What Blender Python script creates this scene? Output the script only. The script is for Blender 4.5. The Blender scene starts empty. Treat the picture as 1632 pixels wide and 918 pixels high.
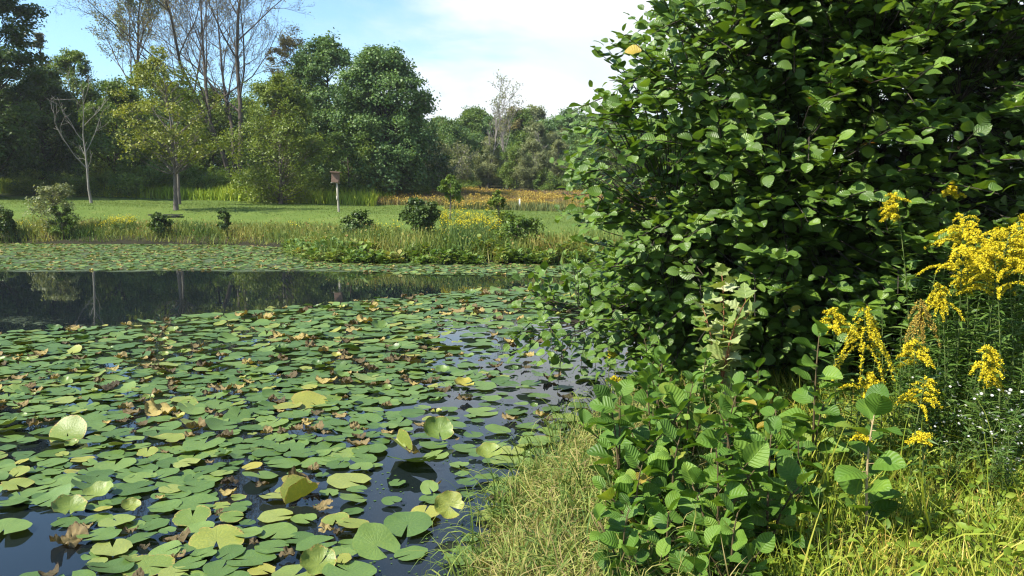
import bpy, math, random
import numpy as np

rng = np.random.default_rng(11)
random.seed(11)
PI = math.pi
scene = bpy.context.scene
COL = scene.collection

# ------------------------------------------------------------------ camera
CAM_H = 1.8
FPX = 1256.0
PITCH = math.atan(139.0 / FPX)
cam_d = bpy.data.cameras.new("camera")
cam = bpy.data.objects.new("camera", cam_d)
COL.objects.link(cam)
cam.location = (0, 0, CAM_H)
cam.rotation_euler = (PI / 2 - PITCH, 0, 0)
cam_d.sensor_width = 36.0
cam_d.lens = FPX / 1632.0 * 36.0
cam_d.clip_start = 0.05
cam_d.clip_end = 5000
scene.camera = cam
SP, CP = math.sin(PITCH), math.cos(PITCH)


def ray(px, py):
    dx = (px - 816.0) / FPX
    dy = (459.0 - py) / FPX
    return np.array([dx, CP + dy * SP, -SP + dy * CP])


def at_z(px, py, z):
    d = ray(px, py)
    t = (z - CAM_H) / d[2]
    return np.array([0, 0, CAM_H]) + d * t


def at_y(px, py, Y):
    d = ray(px, py)
    return np.array([0, 0, CAM_H]) + d * (Y / d[1])


def project(p):
    p = np.asarray(p, float)
    q = p - np.array([0, 0, CAM_H])
    dep = q[..., 1] * CP - q[..., 2] * SP
    up = q[..., 1] * SP + q[..., 2] * CP
    dep = np.where(dep < 1e-3, 1e-3, dep)
    return 816 + FPX * q[..., 0] / dep, 459 - FPX * up / dep, dep


# ------------------------------------------------------------------ mesh builder
class MB:
    def __init__(self):
        self.V, self.A, self.F, self.M = [], [], [], []
        self.n = 0

    def add(self, V, F, rnd=0.5, uv=None, mat=0):
        V = np.asarray(V, np.float32).reshape(-1, 3)
        k = len(V)
        if k == 0:
            return
        A = np.zeros((k, 3), np.float32)
        if uv is not None:
            A[:, :2] = uv
        A[:, 2] = rnd
        self.V.append(V)
        self.A.append(A)
        if isinstance(F, tuple):
            for f in F:
                self.F.append(np.asarray(f, np.int64) + self.n)
                self.M.append(mat)
        else:
            self.F.append(np.asarray(F, np.int64) + self.n)
            self.M.append(mat)
        self.n += k

    def build(self, name, mats, parent=None, smooth=True, link=True):
        me = bpy.data.meshes.new(name)
        if self.n:
            V = np.concatenate(self.V)
            A = np.concatenate(self.A)
            loops = np.concatenate([f.ravel() for f in self.F])
            tot = np.concatenate([np.full(len(f), f.shape[1], np.int32) for f in self.F])
            mi = np.concatenate([np.full(len(f), m, np.int32) for f, m in zip(self.F, self.M)])
            start = np.zeros(len(tot), np.int32)
            start[1:] = np.cumsum(tot)[:-1]
            me.vertices.add(len(V))
            me.vertices.foreach_set("co", V.ravel())
            me.loops.add(len(loops))
            me.loops.foreach_set("vertex_index", loops.astype(np.int32))
            me.polygons.add(len(tot))
            me.polygons.foreach_set("loop_start", start)
            me.polygons.foreach_set("loop_total", tot)
            me.polygons.foreach_set("material_index", mi)
            me.polygons.foreach_set("use_smooth", np.full(len(tot), smooth))
            at = me.attributes.new("luv", 'FLOAT_VECTOR', 'POINT')
            at.data.foreach_set("vector", A.ravel())
            me.update(calc_edges=True)
        for m in (mats if isinstance(mats, (list, tuple)) else [mats]):
            me.materials.append(m)
        o = bpy.data.objects.new(name, me)
        if link:
            COL.objects.link(o)
        if parent is not None:
            o.parent = parent
        return o


def tag(o, label=None, cat=None, group=None, kind=None):
    if label:
        o["label"] = label
    if cat:
        o["category"] = cat
    if group:
        o["group"] = group
    if kind:
        o["kind"] = kind
    return o


def empty(name, loc, label, cat, group=None, rz=0.0, sc=1.0):
    o = bpy.data.objects.new(name, None)
    COL.objects.link(o)
    o.location = loc
    o.rotation_euler = (0, 0, rz)
    o.scale = (sc, sc, sc)
    o.empty_display_size = 0.2
    return tag(o, label, cat, group)


def dup(root, loc, rz, sc, label, group=None):
    r = root.copy()
    COL.objects.link(r)
    r.location = loc
    r.rotation_euler = (0, 0, rz)
    r.scale = (sc, sc, sc) if np.isscalar(sc) else sc
    if label:
        r["label"] = label
    if group:
        r["group"] = group
    elif "group" in r:
        del r["group"]
    for ch in list(root.children):
        c = ch.copy()
        COL.objects.link(c)
        c.parent = r
    return r


def nrm(a):
    a = np.asarray(a, float)
    return a / np.maximum(np.linalg.norm(a, axis=-1, keepdims=True), 1e-9)


def frames(d, n):
    """matrices whose columns are x, leaf direction d, normal close to n"""
    d = nrm(d)
    x = np.cross(d, n)
    bad = np.linalg.norm(x, axis=1) < 1e-4
    x[bad] = np.cross(d[bad], np.array([0.3, 0.5, 0.8]))
    x = nrm(x)
    z = np.cross(x, d)
    return np.stack([x, d, z], axis=2)


def inst(mb, T, Mt, P, rnd, mat=0):
    V, F, UV = T
    n, k = len(P), len(V)
    if n == 0:
        return
    W = np.einsum('nij,kj->nki', Mt, V) + P[:, None, :]
    Fi = (F[None] + (np.arange(n) * k)[:, None, None]).reshape(-1, F.shape[1])
    mb.add(W.reshape(-1, 3), Fi, np.repeat(rnd, k), np.tile(UV, (n, 1)), mat)


def inst_var(mb, Ts, Mt, P, rnd, mat=0):
    w = rng.integers(0, len(Ts), len(P))
    for i, T in enumerate(Ts):
        m = w == i
        inst(mb, T, Mt[m], P[m], rnd[m], mat)


def tube(mb, pts, rad, sides=6, rnd=0.5, mat=0, cap=True):
    pts = np.asarray(pts, float)
    n = len(pts)
    rad = np.broadcast_to(np.asarray(rad, float), (n,))
    t = np.gradient(pts, axis=0)
    t = nrm(t)
    m = t.mean(0)
    up = np.array([0.0, 0, 1]) if abs(m[2]) < 0.75 * np.linalg.norm(m) + 1e-9 else np.array([1.0, 0.13, 0])
    a = nrm(np.cross(t, up))
    b = np.cross(t, a)
    ang = np.arange(sides) / sides * 2 * PI
    ring = (np.cos(ang)[None, :, None] * a[:, None] + np.sin(ang)[None, :, None] * b[:, None]) * rad[:, None, None] + pts[:, None]
    V = ring.reshape(-1, 3)
    i = np.arange(n - 1)[:, None] * sides
    j = np.arange(sides)[None]
    jn = (j + 1) % sides
    F = np.stack([i + j, i + jn, i + sides + jn, i + sides + j], axis=2).reshape(-1, 4)
    s = np.concatenate([[0], np.cumsum(np.linalg.norm(np.diff(pts, axis=0), axis=1))])
    uv = np.stack([np.tile(ang / (2 * PI), n), np.repeat(s, sides)], axis=1)
    fs = [F]
    if cap and sides > 3:
        fs.append(np.arange(sides)[None] + (n - 1) * sides)
    mb.add(V, tuple(fs), rnd, uv, mat)


def bez(p0, p1, p2, n):
    t = np.linspace(0, 1, n)[:, None]
    return (1 - t) ** 2 * p0 + 2 * t * (1 - t) * p1 + t * t * p2


def box(mb, c, s, rnd=0.5, mat=0, R=None, bev=0.0):
    """box with chamfered vertical edges when bev > 0"""
    hx, hy, hz = s[0] / 2, s[1] / 2, s[2] / 2
    if bev <= 0:
        bev = min(hx, hy) * 0.06
    pl = [(-hx + bev, -hy), (hx - bev, -hy), (hx, -hy + bev), (hx, hy - bev), (hx - bev, hy), (-hx + bev, hy), (-hx, hy - bev), (-hx, -hy + bev)]
    V = np.array([(x, y, -hz) for x, y in pl] + [(x, y, hz) for x, y in pl])
    if R is not None:
        V = V @ np.asarray(R).T
    V = V + np.asarray(c)
    i = np.arange(8)
    F = np.stack([i, (i + 1) % 8, (i + 1) % 8 + 8, i + 8], axis=1)
    mb.add(V, (F, i[::-1][None], (i + 8)[None]), rnd, None, mat)


# ------------------------------------------------------------------ materials
def nodes_of(name):
    m = bpy.data.materials.new(name)
    m.use_nodes = True
    nt = m.node_tree
    nt.nodes.clear()
    return m, nt


class NT:
    def __init__(self, nt):
        self.t = nt

    def n(self, typ, **kw):
        x = self.t.nodes.new(typ)
        for k, v in kw.items():
            setattr(x, k, v)
        return x

    def l(self, a, b):
        self.t.links.new(a, b)

    def math(self, op, a, b=None, c=None, clamp=False):
        x = self.n('ShaderNodeMath', operation=op, use_clamp=clamp)
        for i, v in enumerate((a, b, c)):
            if v is None:
                continue
            if isinstance(v, (int, float)):
                x.inputs[i].default_value = v
            else:
                self.l(v, x.inputs[i])
        return x.outputs[0]

    def ramp(self, fac, stops, interp='LINEAR'):
        r = self.n('ShaderNodeValToRGB')
        cr = r.color_ramp
        cr.interpolation = interp
        while len(cr.elements) > 1:
            cr.elements.remove(cr.elements[-1])
        for i, (p, c) in enumerate(stops):
            e = cr.elements[0] if i == 0 else cr.elements.new(p)
            e.position = p
            e.color = (*c, 1) if len(c) == 3 else c
        if fac is not None:
            self.l(fac, r.inputs[0])
        return r.outputs[0]

    def mixc(self, fac, a, b, mode='MIX'):
        x = self.n('ShaderNodeMix', data_type='RGBA', blend_type=mode)
        for i, v in ((0, fac), (6, a), (7, b)):
            if isinstance(v, (int, float)):
                x.inputs[i].default_value = v
            elif isinstance(v, tuple):
                x.inputs[i].default_value = (*v, 1)
            else:
                self.l(v, x.inputs[i])
        return x.outputs[2]

    def noise(self, vec, scale, detail=3, rough=0.5, dist=0.0):
        x = self.n('ShaderNodeTexNoise')
        x.inputs['Scale'].default_value = scale
        x.inputs['Detail'].default_value = detail
        x.inputs['Roughness'].default_value = rough
        x.inputs['Distortion'].default_value = dist
        if vec is not None:
            self.l(vec, x.inputs['Vector'])
        return x.outputs['Fac']

    def smooth(self, v, a, b):
        x = self.n('ShaderNodeMapRange', interpolation_type='SMOOTHSTEP')
        self.l(v, x.inputs[0])
        x.inputs[1].default_value = a
        x.inputs[2].default_value = b
        return x.outputs[0]


def luv(g):
    a = g.n('ShaderNodeAttribute', attribute_name='luv')
    s = g.n('ShaderNodeSeparateXYZ')
    g.l(a.outputs['Vector'], s.inputs[0])
    return s.outputs[0], s.outputs[1], s.outputs[2]


def leaf_mat(name, stops, trans=0.3, tint=(1.25, 1.2, 0.45), rough=0.45, veins=0, vein_bump=0.5, spec=0.4, rib=None, objvar=0.0, patch=0.0, gain=(1.4, 1.32, 0.85)):
    m, nt = nodes_of(name)
    g = NT(nt)
    u, v, r = luv(g)
    fac = r
    if objvar:
        oi = g.n('ShaderNodeObjectInfo')
        fac = g.math('ADD', r, g.math('MULTIPLY', g.math('SUBTRACT', oi.outputs['Random'], 0.5), objvar), clamp=True)
    if patch:
        geo = g.n('ShaderNodeNewGeometry')
        nz = g.noise(geo.outputs['Position'], patch, 2)
        fac = g.math('ADD', fac, g.math('MULTIPLY', g.math('SUBTRACT', nz, 0.5), 0.9), clamp=True)
    col = g.ramp(fac, [(q_, tuple(min(c_ * f_, 0.85) for c_, f_ in zip(cc_, gain))) for q_, cc_ in stops])
    p = g.n('ShaderNodeBsdfPrincipled')
    p.inputs['Roughness'].default_value = rough
    p.inputs['Specular IOR Level'].default_value = spec
    if veins:
        au = g.math('ABSOLUTE', u)
        geo = g.n('ShaderNodeNewGeometry')
        ns = g.noise(geo.outputs['Position'], 22.0, 3)
        ph = g.math('ADD', g.math('MULTIPLY', g.math('SUBTRACT', ns, 0.5), 4.5), g.math('MULTIPLY', g.math('SUBTRACT', v, g.math('MULTIPLY', au, 0.22)), veins * 2 * PI))
        col = g.mixc(g.math('MULTIPLY', g.smooth(ns, 0.45, 0.75), 0.45), col, g.mixc(1.0, col, (1.5, 1.3, 0.9), 'MULTIPLY'))
        spn = g.noise(geo.outputs['Position'], 120.0, 2)
        col = g.mixc(g.math('MULTIPLY', g.smooth(spn, 0.70, 0.76), 0.5), col, (0.06, 0.035, 0.012))
        w = g.math('MULTIPLY_ADD', g.math('SINE', ph), 0.5, 0.5)
        line = g.math('POWER', w, 6.0)
        mid = g.math('SUBTRACT', 1.0, g.smooth(au, 0.0, 0.09))
        ln = g.math('MAXIMUM', g.math('MULTIPLY', line, 0.45), mid)
        rc = g.mixc(1.0, col, rib if rib else (1.5, 1.4, 1.5), 'MULTIPLY')
        col = g.mixc(g.math('MULTIPLY', ln, 0.26), col, rc)
        b = g.n('ShaderNodeBump')
        b.inputs['Strength'].default_value = vein_bump
        b.inputs['Distance'].default_value = 0.006
        g.l(g.math('SUBTRACT', 1.0, g.math('MAXIMUM', w, mid)), b.inputs['Height'])
        g.l(b.outputs[0], p.inputs['Normal'])
    g.l(col, p.inputs['Base Color'])
    out = g.n('ShaderNodeOutputMaterial')
    if trans > 0:
        t = g.n('ShaderNodeBsdfTranslucent')
        tc = g.mixc(1.0, col, tint, 'MULTIPLY')
        g.l(tc, t.inputs['Color'])
        ms = g.n('ShaderNodeMixShader')
        ms.inputs[0].default_value = trans
        g.l(p.outputs[0], ms.inputs[1])
        g.l(t.outputs[0], ms.inputs[2])
        g.l(ms.outputs[0], out.inputs[0])
    else:
        g.l(p.outputs[0], out.inputs[0])
    return m


def bark_mat(name, c1, c2, scale=6.0, bump=0.4):
    m, nt = nodes_of(name)
    g = NT(nt)
    tc = g.n('ShaderNodeTexCoord')
    mp = g.n('ShaderNodeMapping')
    mp.inputs['Scale'].default_value = (1, 1, 0.25)
    g.l(tc.outputs['Object'], mp.inputs[0])
    nz = g.noise(mp.outputs[0], scale, 5, 0.65, 0.6)
    col = g.ramp(nz, [(0.3, c1), (0.7, c2)])
    p = g.n('ShaderNodeBsdfPrincipled')
    p.inputs['Roughness'].default_value = 0.9
    p.inputs['Specular IOR Level'].default_value = 0.15
    g.l(col, p.inputs['Base Color'])
    b = g.n('ShaderNodeBump')
    b.inputs['Strength'].default_value = bump
    b.inputs['Distance'].default_value = 0.03
    g.l(nz, b.inputs['Height'])
    g.l(b.outputs[0], p.inputs['Normal'])
    o = g.n('ShaderNodeOutputMaterial')
    g.l(p.outputs[0], o.inputs[0])
    return m


def pad_mat(name, stops, edge, edge_amt, under=None, rough=0.38):
    """lily pad: radial veins, blotches and a decaying rim; luv.x angle, luv.y radius, luv.z random"""
    m, nt = nodes_of(name)
    g = NT(nt)
    u, v, r = luv(g)
    oi = g.n('ShaderNodeObjectInfo')
    tc = g.n('ShaderNodeTexCoord')
    fac = g.math('ADD', r, g.math('MULTIPLY', g.math('SUBTRACT', oi.outputs['Random'], 0.5), 0.8), clamp=True)
    col = g.ramp(fac, stops)
    off = g.n('ShaderNodeVectorMath', operation='ADD')
    g.l(tc.outputs['Object'], off.inputs[0])
    cmb = g.n('ShaderNodeCombineXYZ')
    g.l(g.math('MULTIPLY', oi.outputs['Random'], 50.0), cmb.inputs[0])
    g.l(g.math('MULTIPLY', r, 31.0), cmb.inputs[1])
    g.l(cmb.outputs[0], off.inputs[1])
    n1 = g.noise(off.outputs[0], 9.0, 4, 0.6)
    n2 = g.noise(off.outputs[0], 42.0, 3, 0.6)
    # soft mottling
    col = g.mixc(g.smooth(n1, 0.35, 0.75), col, g.mixc(1.0, col, (1.35, 1.22, 1.05), 'MULTIPLY'))
    # radial veins
    w = g.math('POWER', g.math('MULTIPLY_ADD', g.math('COSINE', g.math('MULTIPLY', u, 2 * PI * 22)), 0.5, 0.5), 8.0)
    w = g.math('MULTIPLY', w, g.math('SUBTRACT', 1.0, g.smooth(v, 0.3, 0.95)))
    col = g.mixc(g.math('MULTIPLY', w, 0.28), col, (0.16, 0.22, 0.07))
    # decaying rim and blotches
    e = g.math('ADD', g.math('MULTIPLY', g.math('POWER', v, 3.0), 0.55), g.math('MULTIPLY', n1, 0.9))
    e = g.math('ADD', e, g.math('MULTIPLY', g.math('SUBTRACT', n2, 0.5), 0.35))
    em = g.smooth(e, 1.25 - edge_amt, 1.36 - edge_amt)
    col = g.mixc(em, col, edge)
    em2 = g.smooth(e, 1.36 - edge_amt, 1.46 - edge_amt)
    col = g.mixc(em2, col, (0.06, 0.03, 0.014))
    sp = g.smooth(n2, 0.70, 0.75)
    col = g.mixc(g.math('MULTIPLY', sp, 0.35), col, (0.05, 0.04, 0.015))
    if under:
        geo = g.n('ShaderNodeNewGeometry')
        col = g.mixc(geo.outputs['Backfacing'], col, under)
    p = g.n('ShaderNodeBsdfPrincipled')
    p.inputs['Roughness'].default_value = rough + 0.03
    p.inputs['Specular IOR Level'].default_value = 0.42
    g.l(col, p.inputs['Base Color'])
    b = g.n('ShaderNodeBump')
    b.inputs['Strength'].default_value = 0.35
    b.inputs['Distance'].default_value = 0.008
    g.l(g.math('ADD', n1, g.math('MULTIPLY', w, -0.3)), b.inputs['Height'])
    g.l(b.outputs[0], p.inputs['Normal'])
    t = g.n('ShaderNodeBsdfTranslucent')
    g.l(g.mixc(1.0, col, (1.2, 1.15, 0.4), 'MULTIPLY'), t.inputs[0])
    ms = g.n('ShaderNodeMixShader')
    ms.inputs[0].default_value = 0.16
    g.l(p.outputs[0], ms.inputs[1])
    g.l(t.outputs[0], ms.inputs[2])
    o = g.n('ShaderNodeOutputMaterial')
    g.l(ms.outputs[0], o.inputs[0])
    return m


# ------------------------------------------------------------------ terrain
POND = np.array([(-0.18, 3.78), (0.02, 4.71), (0.46, 6.1), (1.0, 7.2), (1.5, 8.0), (2.7, 8.15), (4.5, 8.3), (7, 9.5), (10, 12), (11, 16),
                 (9, 20), (5, 21.6), (2.6, 22.6), (-1.5, 22.8), (-5.4, 23.4), (-6.6, 25.5), (-7.6, 28.5), (-9, 30.8), (-11.2, 32.2), (-16, 32.9),
                 (-21, 33.2), (-30, 33), (-45, 31), (-60, 20), (-55, 0), (-30, -6), (-8, -4), (-2.5, -1), (-0.9, 1.5), (-.26, 2.8)], float)


def sdist(x, y):
    """signed distance to the pond's edge, positive on land"""
    x = np.asarray(x, float)
    y = np.asarray(y, float)
    sh = x.shape
    x = x.ravel()
    y = y.ravel()
    best = np.full(x.shape, 1e9)
    ins = np.zeros(x.shape, bool)
    n = len(POND)
    for i in range(n):
        ax, ay = POND[i]
        bx, by = POND[(i + 1) % n]
        ex, ey = bx - ax, by - ay
        t = np.clip(((x - ax) * ex + (y - ay) * ey) / (ex * ex + ey * ey), 0, 1)
        best = np.minimum(best, np.hypot(x - ax - t * ex, y - ay - t * ey))
        c = (ay > y) != (by > y)
        with np.errstate(divide='ignore', invalid='ignore'):
            xi = ax + (y - ay) * ex / (ey if ey else 1e-9)
        ins ^= c & (x < xi)
    return np.where(ins, -best, best).reshape(sh)


def sst(a, b, v):
    t = np.clip((v - a) / (b - a), 0, 1)
    return t * t * (3 - 2 * t)


def wob(x, y, s, seed=0.0):
    return (np.sin(x * 1.7 / s + 1.3 + seed) * np.cos(y * 1.3 / s + seed * 2.1) + 0.6 * np.sin(x * 3.1 / s + y * 2.3 / s + seed) + 0.4 * np.cos(x * 5.3 / s - y * 4.7 / s + 2 + seed)) / 2.0


def ground_z(x, y):
    x = np.asarray(x, float)
    y = np.asarray(y, float)
    s = sdist(x, y) + 0.12 * wob(x, y, 0.8)
    xc = np.clip(x, -70, 70)
    yc = np.minimum(y, 230)
    L = 1.15 - 0.019 * (np.clip(xc, -45, 40) - 3) + 0.018 * (np.minimum(yc, 60) - 45) + 0.05 * np.maximum(yc - 50, 0)
    L = L - 0.00014 * np.maximum(y - 230, 0) ** 2 * (y < 300) - (0.00014 * 4900) * (y >= 300)
    far = L * (0.25 * sst(0, 0.6, s) + 0.75 * sst(0.3, 7.0, s)) + 0.06 * wob(x, y, 3.0) * sst(8, 30, s)
    near = 0.30 * sst(0, 0.7, s) + 0.14 * sst(0.5, 4, s) + 0.03 * wob(x, y, 0.35)* sst(0, .5, s)
    w = sst(13, 20, y)
    z = near * (1 - w) + far * w
    zu = -0.55 * sst(0, 2.0, -s) - 0.03
    return np.where(s > 0, z + 0.004, zu)


def gz(x, y):
    return float(ground_z(np.array([x]), np.array([y]))[0])


def on_ground(px, Y):
    """ground point seen in image column px at distance Y"""
    x = (px - 816) / FPX * Y
    return np.array([x, Y, gz(x, Y)])


def axis(lo, hi, dense_lo, dense_hi, fine, grow):
    a = list(np.arange(dense_lo, dense_hi, fine))
    st, v = fine, dense_hi
    while v < hi:
        a.append(v)
        st *= grow
        v += st
    a.append(hi)
    st, v = fine, dense_lo
    while v > lo:
        st *= grow
        v -= st
        a.insert(0, max(v, lo))
    return np.array(a)


gx = axis(-450, 450, -2.5, 6, 0.14, 1.06)
gy = axis(-40, 700, 1.0, 10, 0.14, 1.035)
X, Y = np.meshgrid(gx, gy)
Z = ground_z(X, Y)
mb = MB()
nx, ny = len(gx), len(gy)
ii = np.arange(ny - 1)[:, None] * nx + np.arange(nx - 1)[None]
F = np.stack([ii, ii + 1, ii + nx + 1, ii + nx], axis=2).reshape(-1, 4)
S = sdist(X, Y).ravel()
mb.add(np.stack([X.ravel(), Y.ravel(), Z.ravel()], 1), F, 0.5, np.stack([S, S * 0], 1))

m, nt = nodes_of("ground_cover")
g = NT(nt)
geo = g.n('ShaderNodeNewGeometry')
sx = g.n('ShaderNodeSeparateXYZ')
g.l(geo.outputs['Position'], sx.inputs[0])
n_big = g.noise(geo.outputs['Position'], 0.18, 4, 0.6)
n_mid = g.noise(geo.outputs['Position'], 1.3, 4, 0.6)
mp = g.n('ShaderNodeMapping')
mp.inputs['Scale'].default_value = (1, 2.5, 1)
g.l(geo.outputs['Position'], mp.inputs[0])
n_fine = g.noise(mp.outputs[0], 14.0, 4, 0.7)
lawn = g.ramp(g.math('ADD', g.math('MULTIPLY', n_big, 0.5), g.math('MULTIPLY', n_mid, 0.5)),
              [(0.30, (0.070, 0.115, 0.018)), (0.5, (0.096, 0.142, 0.024)), (0.70, (0.132, 0.168, 0.034))])
lawn = g.mixc(g.math('MULTIPLY', g.smooth(n_fine, 0.35, 0.7), 0.5), lawn, (0.045, 0.085, 0.022))
lawn = g.mixc(g.math('MULTIPLY', g.smooth(n_mid, 0.58, 0.75), 0.35), lawn, (0.15, 0.15, 0.06))
soil = g.ramp(n_mid, [(0.3, (0.018, 0.020, 0.008)), (0.55, (0.040, 0.042, 0.016)), (0.75, (0.085, 0.07, 0.032))])
u, v, r = luv(g)
soil = g.mixc(g.math('MULTIPLY', g.math('SUBTRACT', 1.0, g.smooth(u, 0.05, 0.35)), 0.75), soil, (0.012, 0.010, 0.006))
wl = g.math('MULTIPLY', g.smooth(sx.outputs[1], 14, 20), g.smooth(u, 2.2, 4.2))
wl = g.math('MULTIPLY', wl, g.math('SUBTRACT', 1.0, g.smooth(sx.outputs[1], 50.0, 58.0)))
col = g.mixc(wl, soil, lawn)
p = g.n('ShaderNodeBsdfPrincipled')
p.inputs['Roughness'].default_value = 0.9
p.inputs['Specular IOR Level'].default_value = 0.15
g.l(col, p.inputs['Base Color'])
b = g.n('ShaderNodeBump')
b.inputs['Strength'].default_value = 0.7
b.inputs['Distance'].default_value = 0.05
g.l(g.math('ADD', n_fine, n_mid), b.inputs['Height'])
g.l(b.outputs[0], p.inputs['Normal'])
o = g.n('ShaderNodeOutputMaterial')
g.l(p.outputs[0], o.inputs[0])
MAT_GROUND = m
tag(mb.build("ground", MAT_GROUND), kind="structure")

# ------------------------------------------------------------------ water
m, nt = nodes_of("pond_water")
g = NT(nt)
geo = g.n('ShaderNodeNewGeometry')
sx = g.n('ShaderNodeSeparateXYZ')
g.l(geo.outputs['Position'], sx.inputs[0])
nb = g.noise(geo.outputs['Position'], 2.2, 3, 0.5)
nf = g.noise(geo.outputs['Position'], 0.55, 4, 0.6, 0.4)
nf2 = g.noise(geo.outputs['Position'], 9.0, 4, 0.75)
# floating duckweed film along the far shore and in patches between the pads
farm = g.smooth(g.math('ADD', sx.outputs[1], g.math('MULTIPLY', nf, 2.0)), 20.9, 21.6)
lmask = g.math('ADD', g.math('MULTIPLY', nf, 0.75), g.math('MULTIPLY', nf2, 0.45))
film_far = g.math('MULTIPLY', farm, g.smooth(lmask, 0.47, 0.62))
near = g.math('SUBTRACT', 1.0, g.smooth(sx.outputs[1], 11.5, 14.0))
film_near = g.math('MULTIPLY', g.math('MULTIPLY', near, g.smooth(sx.outputs[1], 6.5, 10.0)), g.smooth(lmask, 0.66, 0.74))
film = g.math('MAXIMUM', film_far, g.math('MULTIPLY', film_near, 0.6), clamp=True)
p = g.n('ShaderNodeBsdfPrincipled')
p.inputs['Base Color'].default_value = (0.006, 0.009, 0.012, 1)
p.inputs['Roughness'].default_value = 0.015
p.inputs['IOR'].default_value = 1.36
b = g.n('ShaderNodeBump')
b.inputs['Strength'].default_value = 0.022
b.inputs['Distance'].default_value = 0.03
g.l(nb, b.inputs['Height'])
g.l(b.outputs[0], p.inputs['Normal'])
d = g.n('ShaderNodeBsdfPrincipled')
d.inputs['Roughness'].default_value = 0.6
d.inputs['Specular IOR Level'].default_value = 0.35
g.l(g.ramp(nf2, [(0.3, (0.030, 0.045, 0.020)), (0.55, (0.065, 0.088, 0.036)), (0.75, (0.11, 0.12, 0.055))]), d.inputs['Base Color'])
ms = g.n('ShaderNodeMixShader')
g.l(film, ms.inputs[0])
g.l(p.outputs[0], ms.inputs[1])
g.l(d.outputs[0], ms.inputs[2])
o = g.n('ShaderNodeOutputMaterial')
g.l(ms.outputs[0], o.inputs[0])
mb = MB()
wx, wy = np.meshgrid(np.linspace(-70, 16, 30), np.linspace(-12, 38, 20))
ii = np.arange(19)[:, None] * 30 + np.arange(29)[None]
mb.add(np.stack([wx.ravel(), wy.ravel(), wx.ravel() * 0], 1), np.stack([ii, ii + 1, ii + 31, ii + 30], 2).reshape(-1, 4))
tag(mb.build("water", m), kind="structure")

# ------------------------------------------------------------------ leaf templates
def leaf_template(rows, cols, width, prof, fold=0.2, droop=0.2, wave=0.0, notch=0.0, seed=0):
    r_ = np.random.default_rng(seed)
    v = np.linspace(0, 1, rows + 1)
    u = np.linspace(-1, 1, cols + 1)
    U, Vv = np.meshgrid(u, v)
    w = prof(Vv) * width
    x = U * w
    y = Vv - notch * (1 - np.abs(U)) * (Vv > 0.99)
    z = np.abs(x) * fold - droop * (Vv - 0.3) ** 2 + wave * np.sin(Vv * 9 + r_.uniform(0, 6)) * np.abs(U) * 0.5
    V = np.stack([x.ravel(), y.ravel(), z.ravel()], 1)
    k = cols + 1
    ii = np.arange(rows)[:, None] * k + np.arange(cols)[None]
    F = np.stack([ii, ii + 1, ii + k + 1, ii + k], 2).reshape(-1, 4)
    return V, F, np.stack([U.ravel(), Vv.ravel()], 1)


def prof_ovate(v):
    return np.maximum(np.sin(PI * np.clip(v, 0, 1) ** 0.85), 0.03) ** 0.6 * 0.5


def prof_lance(v):
    return np.maximum(np.sin(PI * np.clip(v, 0, 1) ** 0.7), 0.02) * 0.5


ALDER = [leaf_template(5, 2, 0.84, prof_ovate, f, d, w, 0.04, s) for s, (f, d, w) in enumerate([(0.25, 0.25, 0.03), (0.4, 0.1, 0.05), (0.12, 0.4, 0.04), (0.3, -0.15, 0.05)])]
ALDER_HI = [leaf_template(9, 6, 0.82, prof_ovate, f, d, w, 0.05, s) for s, (f, d, w) in enumerate([(0.22, 0.35, 0.05), (0.4, 0.15, 0.07), (0.12, 0.5, 0.06), (0.3, 0.0, 0.08), (0.55, 0.3, 0.05)])]
LANCE = [leaf_template(4, 2, 0.17, prof_lance, 0.3, d, 0.0, 0, s) for s, d in enumerate([0.3, 0.6, 0.1])]
BROAD = [leaf_template(3, 2, 0.6, prof_ovate, 0.3, d, 0.05, 0, s) for s, d in enumerate([0.3, 0.6])]
_q = (np.array([(0, 0, 0), (0.42, 0.5, 0.08), (0, 1, -0.1), (-0.42, 0.5, 0.08)], float), np.array([[0, 1, 2, 3]]), np.array([(0, 0), (1, .5), (0, 1), (-1, .5)], float))
_q2 = (np.array([(0, 0, 0), (0.3, 0.45, -0.08), (0.05, 1, 0.1), (-0.34, 0.55, 0.1)], float), _q[1], _q[2])
RHOMB = [_q, _q2]


def blade_template(bend, segs=4, w=0.012, twist=0.0, seed=0):
    t = np.linspace(0, 1, segs + 1)
    ang = bend * t ** 1.3
    dy = np.sin(ang)
    dz = np.cos(ang)
    y = np.concatenate([[0], np.cumsum((dy[1:] + dy[:-1]) / 2)]) / segs
    z = np.concatenate([[0], np.cumsum((dz[1:] + dz[:-1]) / 2)]) / segs
    ww = w * np.clip(1.15 - t ** 2 * 1.1, 0.05, 1)
    tw = twist * t
    x = np.stack([-ww * np.cos(tw), ww * np.cos(tw)], 1)
    yy = np.stack([y - ww * np.sin(tw), y + ww * np.sin(tw)], 1)
    zz = np.stack([z, z], 1)
    V = np.stack([x.ravel(), yy.ravel(), zz.ravel()], 1)
    i = np.arange(segs) * 2
    F = np.stack([i, i + 1, i + 3, i + 2], 1)
    return V, F, np.stack([np.tile([-1, 1], segs + 1), np.repeat(t, 2)], 1)


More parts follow.
